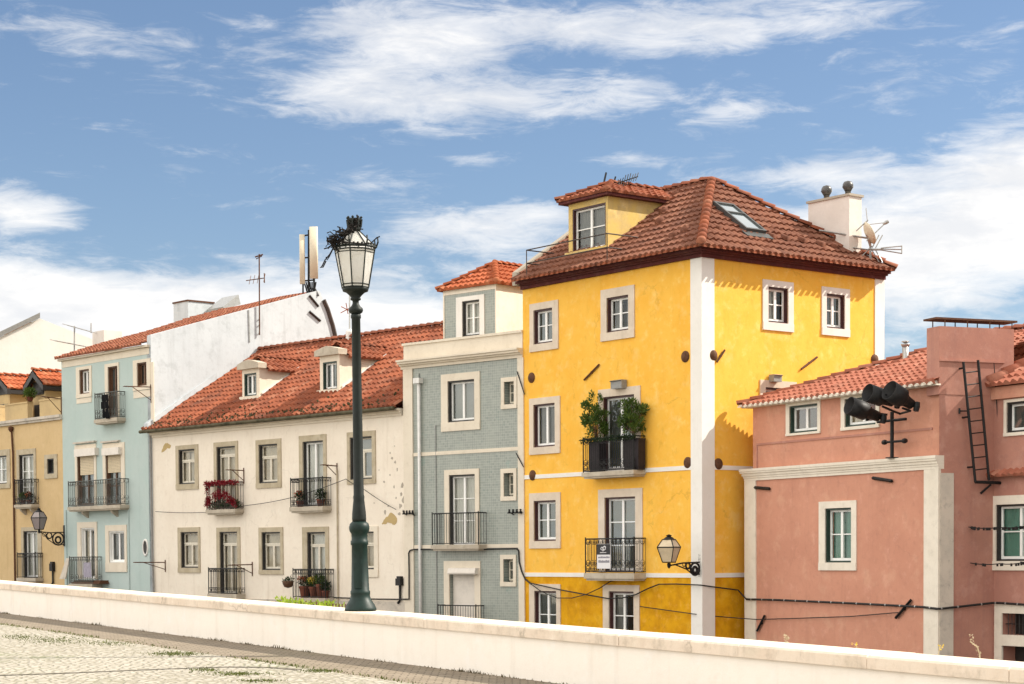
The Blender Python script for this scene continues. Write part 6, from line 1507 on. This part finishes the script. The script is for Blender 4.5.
tc = nd(nt, 'ShaderNodeTexCoord'); vec = nd(nt, 'ShaderNodeVectorMath', {'operation': 'NORMALIZE'}, {0: tc.outputs['Generated']}).outputs[0]
xyz = nd(nt, 'ShaderNodeSeparateXYZ', None, {0: vec})
az = mth(nt, 'ARCTAN2', xyz.outputs[0], xyz.outputs[1]); el = mth(nt, 'ARCSINE', xyz.outputs[2])
def wmap(sx, sz, off=0.0): return nd(nt, 'ShaderNodeMapping', None, {'Vector': vec, 'Location': (off, off * .7, off * .3), 'Scale': (sx, sx, sz)}).outputs[0]
warp = nd(nt, 'ShaderNodeTexNoise', None, {'Vector': wmap(9, 18), 'Scale': 1.0, 'Detail': 4})
# cloud banks: (azimuth, elevation, half widths, weight) in picture columns and rows turned into angles
BANKS = [(330, 95, 70, 30, .22), (420, 60, 90, 34, .34), (520, 30, 130, 26, .25), (480, 110, 130, 22, .26), (620, 95, 100, 20, .16), (650, 45, 140, 26, .26), (800, 32, 130, 30, .22), (900, 30, 80, 18, .12), (360, 30, 60, 22, .14),
         (28, 222, 60, 20, .42), (-10, 292, 110, 30, .44), (100, 315, 140, 34, .48), (250, 310, 130, 32, .46), (420, 325, 170, 34, .40), (250, 350, 400, 30, .45),
         (470, 228, 90, 17, .36), (545, 212, 60, 12, .26), (730, 121, 44, 8, .32), (635, 165, 44, 9, .28), (800, 182, 90, 14, .28), (400, 188, 60, 9, .18), (470, 160, 50, 7, .14), (60, 45, 60, 18, .09), (170, 60, 110, 24, .13), (130, 135, 90, 12, .12), (220, 160, 60, 12, .1), (250, 40, 60, 16, .12),
         (960, 245, 150, 62, .48), (1050, 190, 100, 50, .40), (880, 290, 120, 50, .30), (1010, 70, 40, 20, .10), (770, 245, 110, 30, .2), (520, 262, 160, 20, .2), (250, 200, 60, 12, .05)]
dens = None
for px, py, sx, sy, wt in BANKS:
    a = math.atan((px - 512) / FPX); e = math.atan((HOR - py) / FPX)
    u = mth(nt, 'DIVIDE', mth(nt, 'SUBTRACT', az, a), sx / FPX); v = mth(nt, 'DIVIDE', mth(nt, 'SUBTRACT', el, e), sy / FPX)
    g = mth(nt, 'MULTIPLY', mth(nt, 'EXPONENT', mth(nt, 'MULTIPLY', mth(nt, 'ADD', mth(nt, 'MULTIPLY', u, u), mth(nt, 'MULTIPLY', v, v)), -1.0)), wt)
    dens = g if dens is None else mth(nt, 'ADD', dens, g)
# unseen cloud cover added outside the view as fill light for the fronts
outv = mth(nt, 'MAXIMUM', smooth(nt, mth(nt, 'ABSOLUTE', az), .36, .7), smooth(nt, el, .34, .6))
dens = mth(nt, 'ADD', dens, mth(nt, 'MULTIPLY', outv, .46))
n1 = nd(nt, 'ShaderNodeTexNoise', None, {'Vector': wmap(8, 30, 3.1), 'Scale': 1.0, 'Detail': 10, 'Roughness': .62, 'Distortion': .35}).outputs[0]
n2 = nd(nt, 'ShaderNodeTexNoise', None, {'Vector': wmap(26, 105, 1.7), 'Scale': 1.0, 'Detail': 9, 'Roughness': .66, 'Distortion': .5}).outputs[0]
val = mth(nt, 'ADD', mth(nt, 'ADD', mth(nt, 'MULTIPLY', n1, .62), mth(nt, 'MULTIPLY', n2, .78)), dens)
mask = smooth(nt, val, .77, 1.06)
soft = smooth(nt, val, .98, 1.32)
n3 = nd(nt, 'ShaderNodeTexNoise', None, {'Vector': wmap(14, 40, 7.7), 'Scale': 1.0, 'Detail': 8, 'Roughness': .6}).outputs[0]
ccol = mixc(nt, mth(nt, 'MULTIPLY', smooth(nt, n3, .42, .66), .7), mixc(nt, outv, (1.0, .98, .955), (1.0, .94, .85)), (.72, .74, .78))  # clouds outside the view tinted warmer to warm the fill light
bs = nd(nt, 'ShaderNodeBackground', None, {0: mixc(nt, 1.0, sky.outputs[0], (.96, .95, .97), 'MULTIPLY'), 1: .074})
bc = nd(nt, 'ShaderNodeBackground', None, {0: ccol, 1: mth(nt, 'MULTIPLY_ADD', mth(nt, 'MULTIPLY', outv, mth(nt, 'MULTIPLY_ADD', mth(nt, 'SINE', az), -.5, .5)), .95, .645)})  # unseen clouds brightened towards the left to lift the shaded fronts
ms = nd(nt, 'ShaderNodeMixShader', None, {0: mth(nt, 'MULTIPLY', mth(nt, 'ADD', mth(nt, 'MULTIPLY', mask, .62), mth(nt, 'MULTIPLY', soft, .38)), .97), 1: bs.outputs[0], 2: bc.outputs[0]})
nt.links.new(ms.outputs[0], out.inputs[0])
vs = sc.view_settings; vs.view_transform = 'Standard'; vs.look = 'None'; vs.gamma = 1.0; vs.exposure = 0.80; vs.use_curve_mapping = False
sc.cycles.max_bounces = 8; sc.cycles.transparent_max_bounces = 12
